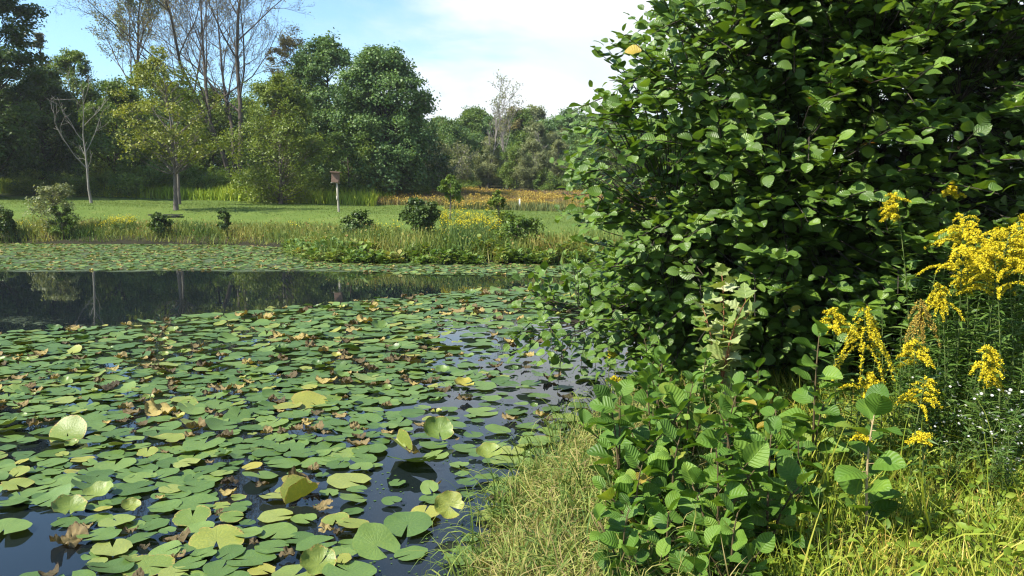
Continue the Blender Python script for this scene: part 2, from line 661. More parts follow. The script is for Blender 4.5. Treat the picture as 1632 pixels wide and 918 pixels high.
def scatter_blades(mb, P, h, Ts, rnd, mat=0, lean=0.15, wscale=1.0, az=None):
    n = len(P)
    a = rng.uniform(0, 2 * PI, n) if az is None else az
    c, s = np.cos(a), np.sin(a)
    z = np.zeros(n)
    lx, ly = rng.normal(0, lean, n), rng.normal(0, lean, n)
    up = nrm(np.stack([lx, ly, np.ones(n)], 1))
    xa = nrm(np.stack([c, s, z], 1))
    ya = nrm(np.cross(up, xa))
    xa = np.cross(ya, up)
    ws = wscale * np.ones(n)
    Mt = np.stack([xa * (ws * np.sqrt(h))[:, None], ya * h[:, None], up * h[:, None]], 2)
    inst_var(mb, Ts, Mt, P, rnd, mat)


# ------------------------------------------------------------------ material set
M = {}
M['alder'] = leaf_mat("alder_leaf", [(0.0, (0.026, 0.055, 0.014)), (0.5, (0.046, 0.094, 0.022)), (0.85, (0.075, 0.135, 0.032)), (0.965, (0.11, 0.17, 0.05)), (0.985, (0.22, 0.2, 0.05)), (1.0, (0.16, 0.09, 0.03))], 0.30, veins=7, vein_bump=0.5, rough=0.40, spec=0.5, gain=(1.85, 1.7, 1.0))
M['sapling'] = leaf_mat("sapling_leaf", [(0.0, (0.034, 0.080, 0.018)), (0.45, (0.062, 0.132, 0.028)), (0.85, (0.10, 0.18, 0.040)), (0.96, (0.15, 0.20, 0.05)), (1.0, (0.22, 0.18, 0.05))], 0.33, veins=8, vein_bump=0.42, rough=0.5, spec=0.3, objvar=0.25)
M['maple'] = leaf_mat("maple_leaf", [(0.0, (0.13, 0.20, 0.045)), (0.5, (0.24, 0.30, 0.10)), (1.0, (0.50, 0.54, 0.36))], 0.3, veins=4, rough=0.5, gain=(1, 1, 1))
M['goldleaf'] = leaf_mat("goldenrod_leaf", [(0.0, (0.022, 0.055, 0.014)), (0.6, (0.045, 0.095, 0.024)), (1.0, (0.085, 0.14, 0.04))], 0.3, rough=0.5, objvar=0.3)
M['gold'] = leaf_mat("goldenrod_flower", [(0.0, (0.40, 0.29, 0.012)), (0.5, (0.60, 0.49, 0.018)), (1.0, (0.72, 0.63, 0.05))], 0.2, tint=(1.0, 1.0, 0.4), rough=0.7, spec=0.1, gain=(1, 1, 1))
M['gold_faded'] = leaf_mat("goldenrod_flower_faded", [(0.0, (0.22, 0.13, 0.03)), (0.5, (0.38, 0.26, 0.05)), (1.0, (0.5, 0.4, 0.08))], 0.2, rough=0.7, spec=0.1, gain=(1, 1, 1))
M['white'] = leaf_mat("aster_petal", [(0.0, (0.40, 0.40, 0.34)), (1.0, (0.6, 0.6, 0.56))], 0.2, tint=(1, 1, 1), rough=0.7, gain=(1, 1, 1))
M['grass'] = leaf_mat("bank_grass", [(0.0, (0.045, 0.085, 0.016)), (0.4, (0.105, 0.165, 0.030)), (0.7, (0.19, 0.225, 0.055)), (0.86, (0.29, 0.27, 0.10)), (1.0, (0.38, 0.29, 0.15))], 0.35, rough=0.5, spec=0.3, gain=(1.75, 1.6, 0.9))
M['mound'] = leaf_mat("tussock_grass", [(0.0, (0.045, 0.090, 0.020)), (0.3, (0.13, 0.17, 0.035)), (0.55, (0.26, 0.25, 0.065)), (0.8, (0.30, 0.22, 0.09)), (1.0, (0.17, 0.11, 0.055))], 0.25, rough=0.6, spec=0.2, gain=(1.0, 1.12, 1.05))
M['reed'] = leaf_mat("far_bank_grass", [(0.0, (0.045, 0.075, 0.02)), (0.3, (0.10, 0.13, 0.03)), (0.55, (0.20, 0.19, 0.05)), (0.8, (0.27, 0.19, 0.06)), (1.0, (0.24, 0.12, 0.05))], 0.25, rough=0.7, spec=0.15, patch=0.35, gain=(1.05, 1.22, 1.15))
M['meadow'] = leaf_mat("meadow_grass", [(0.0, (0.06, 0.10, 0.018)), (0.5, (0.13, 0.18, 0.03)), (1.0, (0.24, 0.25, 0.06))], 0.25, rough=0.7, spec=0.15, patch=0.2, gain=(1.75, 1.75, 1.0))
M['field'] = leaf_mat("field_weeds", [(0.0, (0.07, 0.10, 0.025)), (0.35, (0.16, 0.16, 0.035)), (0.6, (0.30, 0.22, 0.04)), (0.8, (0.25, 0.14, 0.05)), (1.0, (0.17, 0.085, 0.05))], 0.2, rough=0.8, spec=0.1, patch=0.12, gain=(0.80, 0.95, 1.6))
M['marsh'] = leaf_mat("marsh_leaf", [(0.0, (0.04, 0.085, 0.02)), (0.5, (0.09, 0.15, 0.032)), (0.85, (0.17, 0.21, 0.05)), (1.0, (0.26, 0.22, 0.08))], 0.25, rough=0.5, gain=(1.1, 1.15, 0.95))
M['lawn'] = leaf_mat("lawn_grass", [(0.0, (0.065, 0.11, 0.018)), (0.5, (0.094, 0.142, 0.025)), (0.85, (0.135, 0.17, 0.036)), (1.0, (0.19, 0.18, 0.06))], 0.2, rough=0.7, spec=0.15, gain=(1, 1, 1))
M['bark'] = bark_mat("grey_bark", (0.06, 0.05, 0.042), (0.17, 0.15, 0.13))
M['bark_dark'] = bark_mat("dark_bark", (0.025, 0.02, 0.016), (0.075, 0.062, 0.05))
M['bark_light'] = bark_mat("light_grey_bark", (0.13, 0.115, 0.10), (0.27, 0.25, 0.225), bump=0.2)
M['bark_mid'] = bark_mat("brown_grey_bark", (0.045, 0.037, 0.030), (0.115, 0.098, 0.082))
M['bark_pale'] = bark_mat("pale_bark", (0.22, 0.20, 0.17), (0.42, 0.39, 0.34), bump=0.2)
M['twig'] = bark_mat("bare_twig", (0.055, 0.047, 0.043), (0.12, 0.105, 0.098), bump=0.1)
M['stem_red'] = bark_mat("reddish_stem", (0.16, 0.06, 0.03), (0.30, 0.15, 0.08), 30, 0.1)
M['stem_brown'] = bark_mat("brown_stem", (0.05, 0.04, 0.02), (0.12, 0.09, 0.045), 30, 0.1)
M['stem_green'] = bark_mat("green_stem", (0.05, 0.08, 0.02), (0.12, 0.15, 0.045), 30, 0.1)
M['stem_tan'] = bark_mat("tan_stem", (0.25, 0.18, 0.09), (0.42, 0.33, 0.19), 30, 0.1)
LEAFSETS = {
    'oak': [(0.0, (0.020, 0.042, 0.012)), (0.5, (0.038, 0.070, 0.018)), (0.9, (0.062, 0.095, 0.024)), (1.0, (0.12, 0.065, 0.025))],
    'blue': [(0.0, (0.024, 0.052, 0.026)), (0.5, (0.045, 0.088, 0.040)), (1.0, (0.085, 0.138, 0.062))],
    'yellow': [(0.0, (0.085, 0.105, 0.018)), (0.5, (0.15, 0.165, 0.024)), (1.0, (0.25, 0.23, 0.035))],
    'lime': [(0.0, (0.055, 0.085, 0.014)), (0.5, (0.11, 0.145, 0.020)), (1.0, (0.19, 0.21, 0.03))],
    'mid': [(0.0, (0.026, 0.052, 0.014)), (0.5, (0.05, 0.09, 0.022)), (1.0, (0.10, 0.135, 0.032))],
    'grey': [(0.0, (0.045, 0.058, 0.034)), (0.5, (0.085, 0.10, 0.06)), (1.0, (0.15, 0.155, 0.10))],
    'brown': [(0.0, (0.055, 0.050, 0.028)), (0.5, (0.095, 0.085, 0.045)), (1.0, (0.14, 0.125, 0.065))],
    'spruce': [(0.0, (0.022, 0.035, 0.024)), (0.5, (0.045, 0.06, 0.042)), (1.0, (0.10, 0.085, 0.062))],
}
for k, st in LEAFSETS.items():
    M['lf_' + k] = leaf_mat(k + "_tree_leaf", st, 0.30, rough=0.5, spec=0.35, gain={"blue": (1.95, 1.85, 1.15), "yellow": (0.98, 1.08, 0.8), "lime": (1.05, 1.14, 0.8), "oak": (1.3, 1.3, 0.8), "grey": (1.9, 1.9, 1.3)}.get(k, (1.85, 1.75, 0.95)))


# ------------------------------------------------------------------ trees
def leafy_tree(name, loc, label, H, cb, W, leafset, bark, n_cl=50, per=160, ls=0.16, trunk_r=0.14, gap=0.0, flat=0.75, top_bias=1.0, prof=None, seed=1, group=None, lean=0.0, vis_limbs=True, cat="tree", cl_scale=1.0, rz=0.0):
    r_ = np.random.default_rng(seed)
    root = empty(name, loc, label, cat, group, rz)
    tb, cm = MB(), MB()
    if prof is None:
        prof = lambda t: np.sin(PI * np.clip(0.12 + 0.86 * t, 0, 1) ** 0.9) ** 0.65
    nz = 9
    tz = np.linspace(-0.15, H * 0.88, nz)
    wx = np.cumsum(r_.normal(0, 0.012 * H, nz)) * np.linspace(0, 1, nz) + lean * tz
    wy = np.cumsum(r_.normal(0, 0.012 * H, nz)) * np.linspace(0, 1, nz)
    tpts = np.stack([wx, wy, tz], 1)
    trad = trunk_r * np.clip(1 - 0.92 * np.linspace(0, 1, nz) ** 0.9, 0.06, 1)
    trad[0] *= 1.35
    tube(tb, tpts, trad, 8)
    for i in range(n_cl):
        t = r_.uniform(0.0, 1.0) ** (1 / top_bias)
        z = cb + (H - cb) * (0.04 + 0.93 * t)
        R = W / 2 * prof(t)
        a = r_.uniform(0, 2 * PI)
        rr = R * r_.uniform(0.15, 1.0) ** 0.5 * r_.uniform(0.85, 1.08)
        tx = np.interp(z, tz, wx)
        ty = np.interp(z, tz, wy)
        c = np.array([tx + rr * math.cos(a), ty + rr * math.sin(a), z])
        z0 = np.clip(z - (0.55 * rr + 0.05 * H) * r_.uniform(0.7, 1.3), min(cb * 0.75, H * .3), H * 0.85)
        p0 = np.array([np.interp(z0, tz, wx), np.interp(z0, tz, wy), z0])
        mid = p0 * 0.5 + c * 0.5 + np.array([0, 0, -0.08 * rr]) + r_.normal(0, 0.04 * W * .5, 3)
        lr = max(trunk_r * 0.30 * (1 - 0.5 * t), 0.012)
        tube(tb, bez(p0, mid, c, 6), np.linspace(lr, lr * 0.25, 6), 5, cap=False)
        rc = W * 0.135 * r_.uniform(0.6, 1.35) * cl_scale * (1.15 - 0.4 * t)
        ns = 7
        sub = c + nrm(r_.normal(0, 1, (ns, 3)) + [0, 0, 0.25]) * (rc * r_.uniform(0.35, 1.0, (ns, 1))) * [1, 1, flat]
        for s_ in sub[:5]:
            tube(tb, bez(c * 0.85 + p0 * 0.15, (c + s_) / 2, s_, 3), np.linspace(lr * 0.3, lr * 0.1, 3), 3, cap=False)
        n = int(per * 1.55 * r_.uniform(0.7, 1.3))
        w = r_.integers(0, ns, n)
        P = sub[w] + r_.normal(0, 1, (n, 3)) * (rc * 0.27) * [1, 1, flat]
        crn = r_.uniform(0.1, 0.9)
        outw = nrm(P - np.array([tx, ty, z - 0.2 * W]))
        nr = nrm(outw * 0.5 + r_.normal(0, 0.55, (n, 3)) + [0, 0, 0.55])
        dd = np.cross(nr, r_.normal(0, 1, (n, 3)))
        Mt = frames(dd, nr) * (ls * 0.82 * r_.uniform(0.6, 1.3, n))[:, None, None]
        inst_var(cm, RHOMB, Mt, P, np.clip(crn * 0.55 + r_.uniform(0, 0.5, n), 0, 1))
    tb.build("trunk", M[bark], root)
    cm.build("crown", M['lf_' + leafset], root)
    return root


def bare_tree(name, loc, label, H, bark, seed=1, trunk_r=0.12, first=0.28, levels=4, spread=0.9, nchild=(7, 6, 5, 3), stems=1, leafset=None, nleaf=0, ls=0.13, group=None, up=0.25, min_r=0.010, len_f=(0.42, 0.55, 0.5, 0.45), rz=0.0, tilt=0.25):
    r_ = np.random.default_rng(seed)
    root = empty(name, loc, label, "tree", group, rz)
    tb, tw, cm = MB(), MB(), MB()
    tips = []

    def grow(p, d, L, rad, lv):
        n = 7 if lv == 0 else (5 if lv == 1 else 4)
        pts = [p]
        dd = d.copy()
        for k in range(n - 1):
            dd = nrm(dd + r_.normal(0, 0.10 + 0.05 * lv, 3) + np.array([0, 0, up * 0.35 if lv else 0.06]))
            pts.append(pts[-1] + dd * L / (n - 1))
        pts = np.array(pts)
        rr = np.maximum(rad * np.linspace(1, 0.28 if lv else 0.22, n), min_r * 0.7)
        if lv == 0:
            rr[0] *= 1.3
        tube(tb if lv < 2 else tw, pts, rr, (8, 6, 4, 3, 3, 3)[lv], cap=False)
        if lv >= levels:
            tips.append(pts[-1])
            tips.append(pts[-2])
            return
        nc = nchild[min(lv, len(nchild) - 1)]
        t0 = first if lv == 0 else 0.25
        a0 = r_.uniform(0, 2 * PI)
        for k in range(nc):
            t = t0 + (1 - t0) * (k + r_.uniform(0.2, 0.9)) / nc
            q = np.array([np.interp(t * (n - 1), np.arange(n), pts[:, j]) for j in range(3)])
            ax = nrm(pts[min(int(t * (n - 1)) + 1, n - 1)] - pts[int(t * (n - 1)) if t < 1 else n - 2])
            a = a0 + k * 2.4 + r_.normal(0, 0.3)
            e1 = nrm(np.cross(ax, [0.31, 0.2, 0.93] if abs(ax[2]) < 0.9 else [1, 0, 0]))
            e2 = np.cross(ax, e1)
            sp = spread * r_.uniform(0.7, 1.25)
            nd = nrm(ax * math.cos(sp) + (e1 * math.cos(a) + e2 * math.sin(a)) * math.sin(sp) + np.array([0, 0, up * 0.5]))
            fl = len_f[min(lv, len(len_f) - 1)] * (1.15 - 0.55 * t) * r_.uniform(0.75, 1.2)
            rad_c = max(np.interp(t * (n - 1), np.arange(n), rr) * 0.55, min_r)
            grow(q, nd, L * fl, rad_c, lv + 1)

    for s in range(stems):
        a = s * 2 * PI / max(stems, 1) + r_.uniform(-.4, .4)
        tl = 0.0 if stems == 1 else tilt * r_.uniform(0.5, 1.2)
        d0 = nrm(np.array([math.cos(a) * tl, math.sin(a) * tl, 1.0]))
        grow(np.array([math.cos(a) * trunk_r * (stems > 1), math.sin(a) * trunk_r * (stems > 1), -0.15]), d0, H * (1 if s == 0 else r_.uniform(0.75, 1.0)), trunk_r * (1 if s == 0 else 0.8), 0)
    tb.build("trunk", M[bark], root)
    tw.build("twigs", M['twig'] if bark != 'bark_light' else M[bark], root)
    if leafset and nleaf:
        T = np.array(tips)
        w = r_.integers(0, len(T), nleaf)
        P = T[w] + r_.normal(0, 0.16, (nleaf, 3))
        nr = nrm(r_.normal(0, 0.6, (nleaf, 3)) + [0, 0, 0.5])
        Mt = frames(np.cross(nr, r_.normal(0, 1, (nleaf, 3))), nr) * (ls * r_.uniform(0.6, 1.3, nleaf))[:, None, None]
        inst_var(cm, RHOMB, Mt, P, r_.uniform(0, 1, nleaf))
        cm.build("crown", M['lf_' + leafset], root)
    return root


def G(px, Y, dz=0.0):
    p = on_ground(px, Y)
    p[2] += dz
    return tuple(p)


# -- trees on the lawn
bare_tree("bare_tree", G(150, 45), "small bare tree with pale grey limbs at the lawn's edge before dark woods", 6.0, 'bark_light', seed=5, trunk_r=0.075, first=0.22, levels=3, spread=0.8, nchild=(8, 4, 2), up=0.35, min_r=0.011, len_f=(0.58, 0.42, 0.45))
leafy_tree("lawn_tree", G(283, 39), "slender yellow-green tree with bare lower limbs standing alone on the mown lawn", 7.9, 2.3, 4.9, 'yellow', 'bark', n_cl=66, per=85, ls=0.14, trunk_r=0.11, seed=3, cl_scale=0.85, flat=0.7,
           prof=lambda t: np.where(t < 0.5, 0.85 + 0.15 * np.sin(PI * t), 1.0 - 0.85 * ((t - 0.5) / 0.5) ** 1.6))
leafy_tree("lawn_tree", G(288.5, 46), "thin tree half hidden directly behind the trunk of the yellow-green lawn tree", 7.6, 3.4, 3.6, 'lime', 'bark', n_cl=30, per=80, ls=0.15, trunk_r=0.10, seed=23, cl_scale=0.85)

# -- the edge of the wood
wood = "trees at the edge of the wood"
leafy_tree("oak_tree", G(-12, 50), "dark green oak with rusty patches rising at the left border of the picture", 15.5, 1.5, 6.6, 'oak', 'bark_dark', n_cl=120, per=260, ls=0.24, trunk_r=0.26, seed=31)
bare_tree("thin_tree", G(207, 66), "tall thin-leaved tree with open grey-green crown left of the big bare tree", 17.0, 'bark', seed=12, trunk_r=0.2, first=0.42, levels=4, spread=0.55, nchild=(12, 7, 6, 5), up=0.45, min_r=0.010, len_f=(0.36, 0.5, 0.45, 0.45), leafset='grey', nleaf=14000, ls=0.13)
bare_tree("big_bare_tree", G(380, 60), "tall many-stemmed bare tree with dark limbs and a haze of fine twigs", 20.5, 'bark_mid', seed=9, trunk_r=0.21, first=0.25, levels=4, spread=0.72, nchild=(10, 8, 7, 7), stems=4, up=0.22, min_r=0.009, len_f=(0.44, 0.5, 0.45, 0.42), leafset='brown', nleaf=16000, ls=0.10, tilt=0.30)
leafy_tree("rusty_tree", G(478, 66), "thin brownish tree between the big bare tree and the dark green pair", 13.2, 3.0, 5.2, 'brown', 'bark', n_cl=90, per=170, ls=0.15, trunk_r=0.14, seed=43, cl_scale=0.9)
leafy_tree("spruce_tree", G(90, 78), "reddish grey spruce top showing above the woods behind the bare lawn tree", 14.2, 3.5, 4.2, 'spruce', 'bark_dark', n_cl=80, per=95, ls=0.2, trunk_r=0.17, seed=7, flat=0.35, cl_scale=0.8, prof=lambda t: np.clip(1.02 - t, 0.03, 1) ** 0.9)
leafy_tree("wood_tree", G(135, 64), "rounded mid green tree between the spruce and the thin-leaved tree", 11.0, 1.5, 6.0, 'mid', 'bark_dark', n_cl=90, per=230, ls=0.21, trunk_r=0.2, seed=14)
leafy_tree("wood_tree", G(78, 58), "dark green tree in front of the spruce beside the oak", 8.8, 0.8, 6.4, 'oak', 'bark_dark', n_cl=95, per=230, ls=0.2, trunk_r=0.18, seed=15)
leafy_tree("wood_tree", G(190, 56), "bushy dark green tree behind the bare lawn tree", 7.8, 0.4, 5.6, 'mid', 'bark_dark', n_cl=85, per=210, ls=0.18, trunk_r=0.15, seed=16)
leafy_tree("wood_tree", G(262, 60), "deep green tree behind the yellow-green lawn tree", 9.4, 0.5, 6.5, 'mid', 'bark_dark', n_cl=90, per=210, ls=0.19, trunk_r=0.15, seed=17)
leafy_tree("wood_tree", G(345, 64), "low dark tree filling in under the big bare tree", 8.2, 0.3, 6.8, 'mid', 'bark_dark', n_cl=90, per=210, ls=0.19, trunk_r=0.15, seed=18)
leafy_tree("yellow_tree", G(450, 50.5), "broad low yellow-green tree with leaves down to the meadow grass", 8.0, 0.3, 6.2, 'lime', 'bark', n_cl=120, per=200, ls=0.15, trunk_r=0.12, seed=19, prof=lambda t: np.where(t < 0.35, 0.8 + 0.2 * t / .35, 1.0 - 0.8 * ((t - 0.35) / 0.65) ** 1.7))
leafy_tree("green_tree", G(527, 60), "narrower of the two tall dense green trees, beside the yellow-green tree", 11.5, 0.8, 6.6, 'blue', 'bark_dark', n_cl=115, per=240, ls=0.22, trunk_r=0.22, seed=20, top_bias=1.1)
leafy_tree("green_tree", G(616, 56), "broader of the two tall dense green trees, standing against the white cloud", 10.5, 0.4, 6.5, 'blue', 'bark_dark', n_cl=190, per=240, ls=0.22, trunk_r=0.24, seed=21, prof=lambda t: np.where(t < 0.55, 0.82 + 0.18 * t / .55, 1.0 - 0.72 * ((t - 0.55) / 0.45) ** 1.8))
leafy_tree("wood_tree", G(560, 54), "shaded small tree between the feet of the two tall green trees", 5.2, 0.1, 4.4, 'mid', 'bark_dark', n_cl=40, per=150, ls=0.17, trunk_r=0.1, seed=22)
leafy_tree("wood_tree", G(668, 60), "dark bush-like tree at the right foot of the broad green tree", 5.6, 0.0, 4.8, 'oak', 'bark_dark', n_cl=45, per=170, ls=0.18, trunk_r=0.1, seed=24)
# beyond the left border: these throw the shade on the dark wood
fl = leafy_tree("wood_tree", G(-150, 53), "tall dark tree in the shaded wood left of the oak", 16.5, 0.6, 9.0, 'oak', 'bark_dark', n_cl=75, per=200, ls=0.27, trunk_r=0.25, seed=25)
dup(fl, G(-85, 60), 1.3, 0.92, "dark tree deep in the shaded wood behind the oak")
dup(fl, G(-35, 70), 2.2, 0.85, "dark tree filling the wood behind the oak trunk")
dup(fl, G(-280, 47), 3.3, 0.95, "dark tree at the far left of the shaded wood, nearest the pond")
dup(fl, G(-430, 52), 4.1, 0.9, "dark tree beyond the left border of the shaded wood")
dup(fl, G(-560, 58), 0.6, 1.0, "outermost dark tree beyond the left border of the shaded wood")
# dense wood behind, seen only in gaps
b0 = leafy_tree("backing_tree", G(300, 84), "dark tree deep in the wood, seen in gaps between the front trees", 9.5, -0.3, 10.5, 'mid', 'bark_dark', n_cl=95, per=220, ls=0.3, trunk_r=0.2, seed=26, group="dark trees deep in the wood")
for i, (px, Yd, s) in enumerate([(120, 86, .9), (195, 80, .85), (395, 82, .9), (480, 84, .95), (560, 78, .9), (640, 76, .8), (40, 84, 1.0), (-40, 76, 1), (-120, 70, 1), (160, 72, .62), (235, 73, .6), (310, 74, .55), (430, 72, .6), (500, 73, .6), (590, 68, .55)]):
    dup(b0, G(px, Yd), i * 1.1, s, "dark tree deep in the wood, seen in gaps between the front trees", "dark trees deep in the wood")

# -- the far hillside on the right
hill = "trees on the far hillside"
protos = [leafy_tree("hill_tree", G(760, 105), "rounded green tree on the hazy far hillside", 9.5, 0.3, 8.0, 'mid', 'bark', n_cl=75, per=170, ls=0.27, seed=51, group=hill),
          leafy_tree("hill_tree", G(850, 112), "grey-green tree on the hazy far hillside", 10.5, 0.4, 7.0, 'grey', 'bark', n_cl=70, per=160, ls=0.27, seed=52, group=hill),
          leafy_tree("hill_tree", G(905, 98), "blue-green broad tree on the hazy far hillside", 9.0, 0.3, 8.0, 'blue', 'bark', n_cl=75, per=170, ls=0.27, seed=53, group=hill),
          leafy_tree("hill_tree", G(815, 92), "thin brownish grey tree on the hazy far hillside", 9.0, 0.3, 5.5, 'brown', 'bark', n_cl=40, per=90, ls=0.22, seed=54, group=hill)]
hlab = [p_["label"] for p_ in protos]
k = 0
for Yd, step, s0 in ((74, 36, 0.5), (82, 36, 0.72), (94, 36, 0.88), (112, 38, 0.95), (140, 34, 1.0), (170, 30, 1.0), (205, 28, 1.0)):
    px = 700 + (k * 17) % 30
    while px < 1080:
        j = (0, 1, 2, 0, 2, 1, 2, 0)[int(rng.integers(0, 8))]
        dup(protos[j], G(px, Yd * rng.uniform(0.95, 1.05)), rng.uniform(0, 6), s0 * rng.uniform(0.75, 1.12), hlab[j], hill)
        px += step * rng.uniform(0.7, 1.3)
        k += 1
for px, Yd, s in ((1150, 70, 1.0), (1250, 64, .9), (1350, 66, 1.1), (1480, 60, 1.1), (1600, 62, 1.0), (1720, 55, 1.1)):
    dup(protos[int(rng.integers(0, 3))], G(px, Yd), rng.uniform(0, 6), s, "tree beyond the pond glimpsed through the alder leaves", "trees behind the alder")
bare_tree("dead_tree", G(778, 76), "dead white-limbed tree standing before the far hillside woods", 7.2, 'bark_light', seed=61, trunk_r=0.12, first=0.3, levels=3, spread=0.5, nchild=(8, 4, 3), up=0.4, min_r=0.02)
bare_tree("thin_hill_tree", G(808, 78), "tall slender sparsely leaved tree rising above the far hillside", 9.0, 'bark_light', seed=69, trunk_r=0.13, first=0.3, levels=3, spread=0.55, nchild=(12, 6, 4), up=0.35, min_r=0.016, leafset='grey', nleaf=1500, ls=0.15)
bare_tree("bent_tree", G(702, 70), "small tangled tree with bent pale limbs right of the broad green tree", 4.4, 'bark_light', seed=63, trunk_r=0.1, first=0.2, levels=3, spread=0.9, nchild=(8, 6, 4), stems=3, up=0.1, min_r=0.018, leafset='grey', nleaf=3600, ls=0.17, tilt=0.6)
bare_tree("bent_tree", G(850, 72), "pale leaning bare tree before the far hillside woods", 4.6, 'bark_light', seed=64, trunk_r=0.09, first=0.3, levels=3, spread=0.6, nchild=(6, 4, 3), up=0.2, min_r=0.018)


# ------------------------------------------------------------------ shrubs on the far bank
def shrub(loc, label, W, H, leafset, seed, per=120, ls=0.11, n_cl=26, name="shrub", trunk=False):
    return leafy_tree(name, loc, label, H, 0.45 * H if trunk else 0.05 * H, W, leafset, 'bark', n_cl=n_cl, per=per, ls=ls, trunk_r=0.035 if not trunk else 0.05, seed=seed, cat="shrub", cl_scale=1.25, flat=0.9,
                      prof=lambda t: np.sin(PI * np.clip(0.18 + 0.75 * t, 0, 1)) ** 0.5)


shrub(G(8, 33.6), "dark green shrub at the left end of the far bank", 1.0, 1.15, 'oak', 71)
shrub(G(92, 34.0), "large airy grey-green shrub on the far bank before the bare lawn tree", 1.75, 2.2, 'grey', 72, per=85, n_cl=30, ls=0.10)
shrub(G(100, 33.7), "low leafy green bush at the foot of the grey-green shrub", 1.0, 1.2, 'mid', 79, per=100)
shrub(G(257, 33.4), "dark shrub at the water's edge in front of the bench", 0.8, 0.92, 'oak', 73, per=110)
shrub(G(360, 33.4), "thin spiky shrub on the far bank right of the bench", 0.65, 1.15, 'oak', 74, per=60, n_cl=16)
shrub(G(577, 28.6), "low round dark shrub on the far bank under the nest box", 1.25, 0.95, 'oak', 75, per=140)
shrub(G(670, 27.6), "dense ball-shaped dark green shrub on the far bank", 1.2, 1.2, 'oak', 76, per=190, n_cl=32)
shrub(G(718, 33.0), "little round-headed tree standing on the lawn right of the ball-shaped shrub", 0.95, 1.75, 'mid', 77, per=120, n_cl=18, trunk=True, name="small_tree")
shrub(G(796, 26.6), "slim upright sapling with reddish top on the far bank", 0.7, 1.55, 'lime', 78, per=45, n_cl=18)
shrub(G(826, 24.8), "dark leafy bush in the marsh plants right of the slim sapling", 1.35, 0.95, 'mid', 80, per=110)
# undergrowth bushes along the wood's edge
u0 = shrub(G(215, 53.5), "green bush at the foot of the shaded wood", 3.2, 1.9, 'mid', 81, per=150, ls=0.13, n_cl=30, name="bush")
u0["group"] = "bushes along the wood edge"
for i, (px, Yd, s) in enumerate([(60, 54, .9), (120, 53.5, .8), (172, 54, .9), (250, 55, 1.1), (330, 56, 1.1), (395, 55, 1.0), (520, 54.5, 1.0), (590, 54, .9), (650, 57, 1.0), (-40, 52, 1.0), (690, 62, .8), (740, 68, .8), (870, 70, 1.0), (925, 66, .9), (960, 64, 1)]):
    dup(u0, G(px, Yd), i * 1.7, (s, s, s * rng.uniform(.6, 1.0)), "green bush at the foot of the shaded wood", "bushes along the wood edge")


# ------------------------------------------------------------------ grasses beyond the pond (ground cover)
def sample_region(n, x0, x1, y0, y1, test):
    P = np.stack([rng.uniform(x0, x1, n), rng.uniform(y0, y1, n)], 1)
    s = sdist(P[:, 0], P[:, 1])
    k = test(P[:, 0], P[:, 1], s)
    P = P[k]
    return np.stack([P[:, 0], P[:, 1], ground_z(P[:, 0], P[:, 1]) - 0.02], 1)


BL = [blade_template(b_, 3, 0.016, tw_, i) for i, (b_, tw_) in enumerate([(0.3, 0.3), (0.7, -0.5), (1.1, 0.6), (0.1, 0)])]
mb = MB()
P = sample_region(130000, -33, 12, 20.5, 40, lambda x, y, s: (s > 0.05) & (s < 3.6 + 0.5 * wob(x, y, 2)) & (rng.uniform(0, 1, len(x)) < np.where(s < 2.6, 1, .3)))
s = sdist(P[:, 0], P[:, 1])
h = 0.52 * (0.55 + 0.45 * rng.uniform(0, 1, len(P))) * (1 - 0.5 * sst(1.8, 3.8, s)) * (1 + 0.35 * wob(P[:, 0], P[:, 1], 1.1))
right = sst(-8, -4, P[:, 0])
h = np.clip(h * (1 + 0.45 * right), 0.12, 1.1)
scatter_blades(mb, P, h, BL, np.clip(0.20 + 0.40 * rng.uniform(0, 1, len(P)) + 0.30 * wob(P[:, 0], P[:, 1], 1.3, 2), 0, 1), 0, 0.3, 1.15)
k = rng.uniform(0, 1, len(P)) < .30
Q = P[k] + np.stack([rng.normal(0, .05, k.sum()), rng.normal(0, .05, k.sum()), h[k] * rng.uniform(.3, 1.05, k.sum())], 1)
nr = nrm(rng.normal(0, 1, (len(Q), 3)) + [0, 0, .5])
inst_var(mb, RHOMB, frames(np.cross(nr, rng.normal(0, 1, (len(Q), 3))), nr) * rng.uniform(.03, .10, len(Q))[:, None, None], Q, np.clip(rng.uniform(0, 1, len(Q)) + .25 * wob(Q[:, 0], Q[:, 1], .9, 8), 0, 1))
tag(mb.build("bank_grass", M['reed']), "tall yellowing grass along the far bank of the pond", "grass", kind="stuff")

mb = MB()
P = sample_region(70000, -38, 4, 49, 62, lambda x, y, s: (y > 50.5 + 0.6 * wob(x, y, 3) - 2.5 * sst(-24, -32, x)) & (y > 50 - 0.18 * (x + 8)) & (x < -8.5 + .8 * wob(x, y, 1.5)))
h = 1.0 * (0.5 + 0.5 * rng.uniform(0, 1, len(P))) * (1 + 0.3 * wob(P[:, 0], P[:, 1], 2.0))
scatter_blades(mb, P, np.clip(h, 0.3, 1.5), BL, np.clip(0.3 + 0.5 * rng.uniform(0, 1, len(P)), 0, 1), 0, 0.22, 2.2)
tag(mb.build("meadow_grass", M['meadow']), "tall light green meadow grass between the lawn and the wood", "grass", kind="stuff")

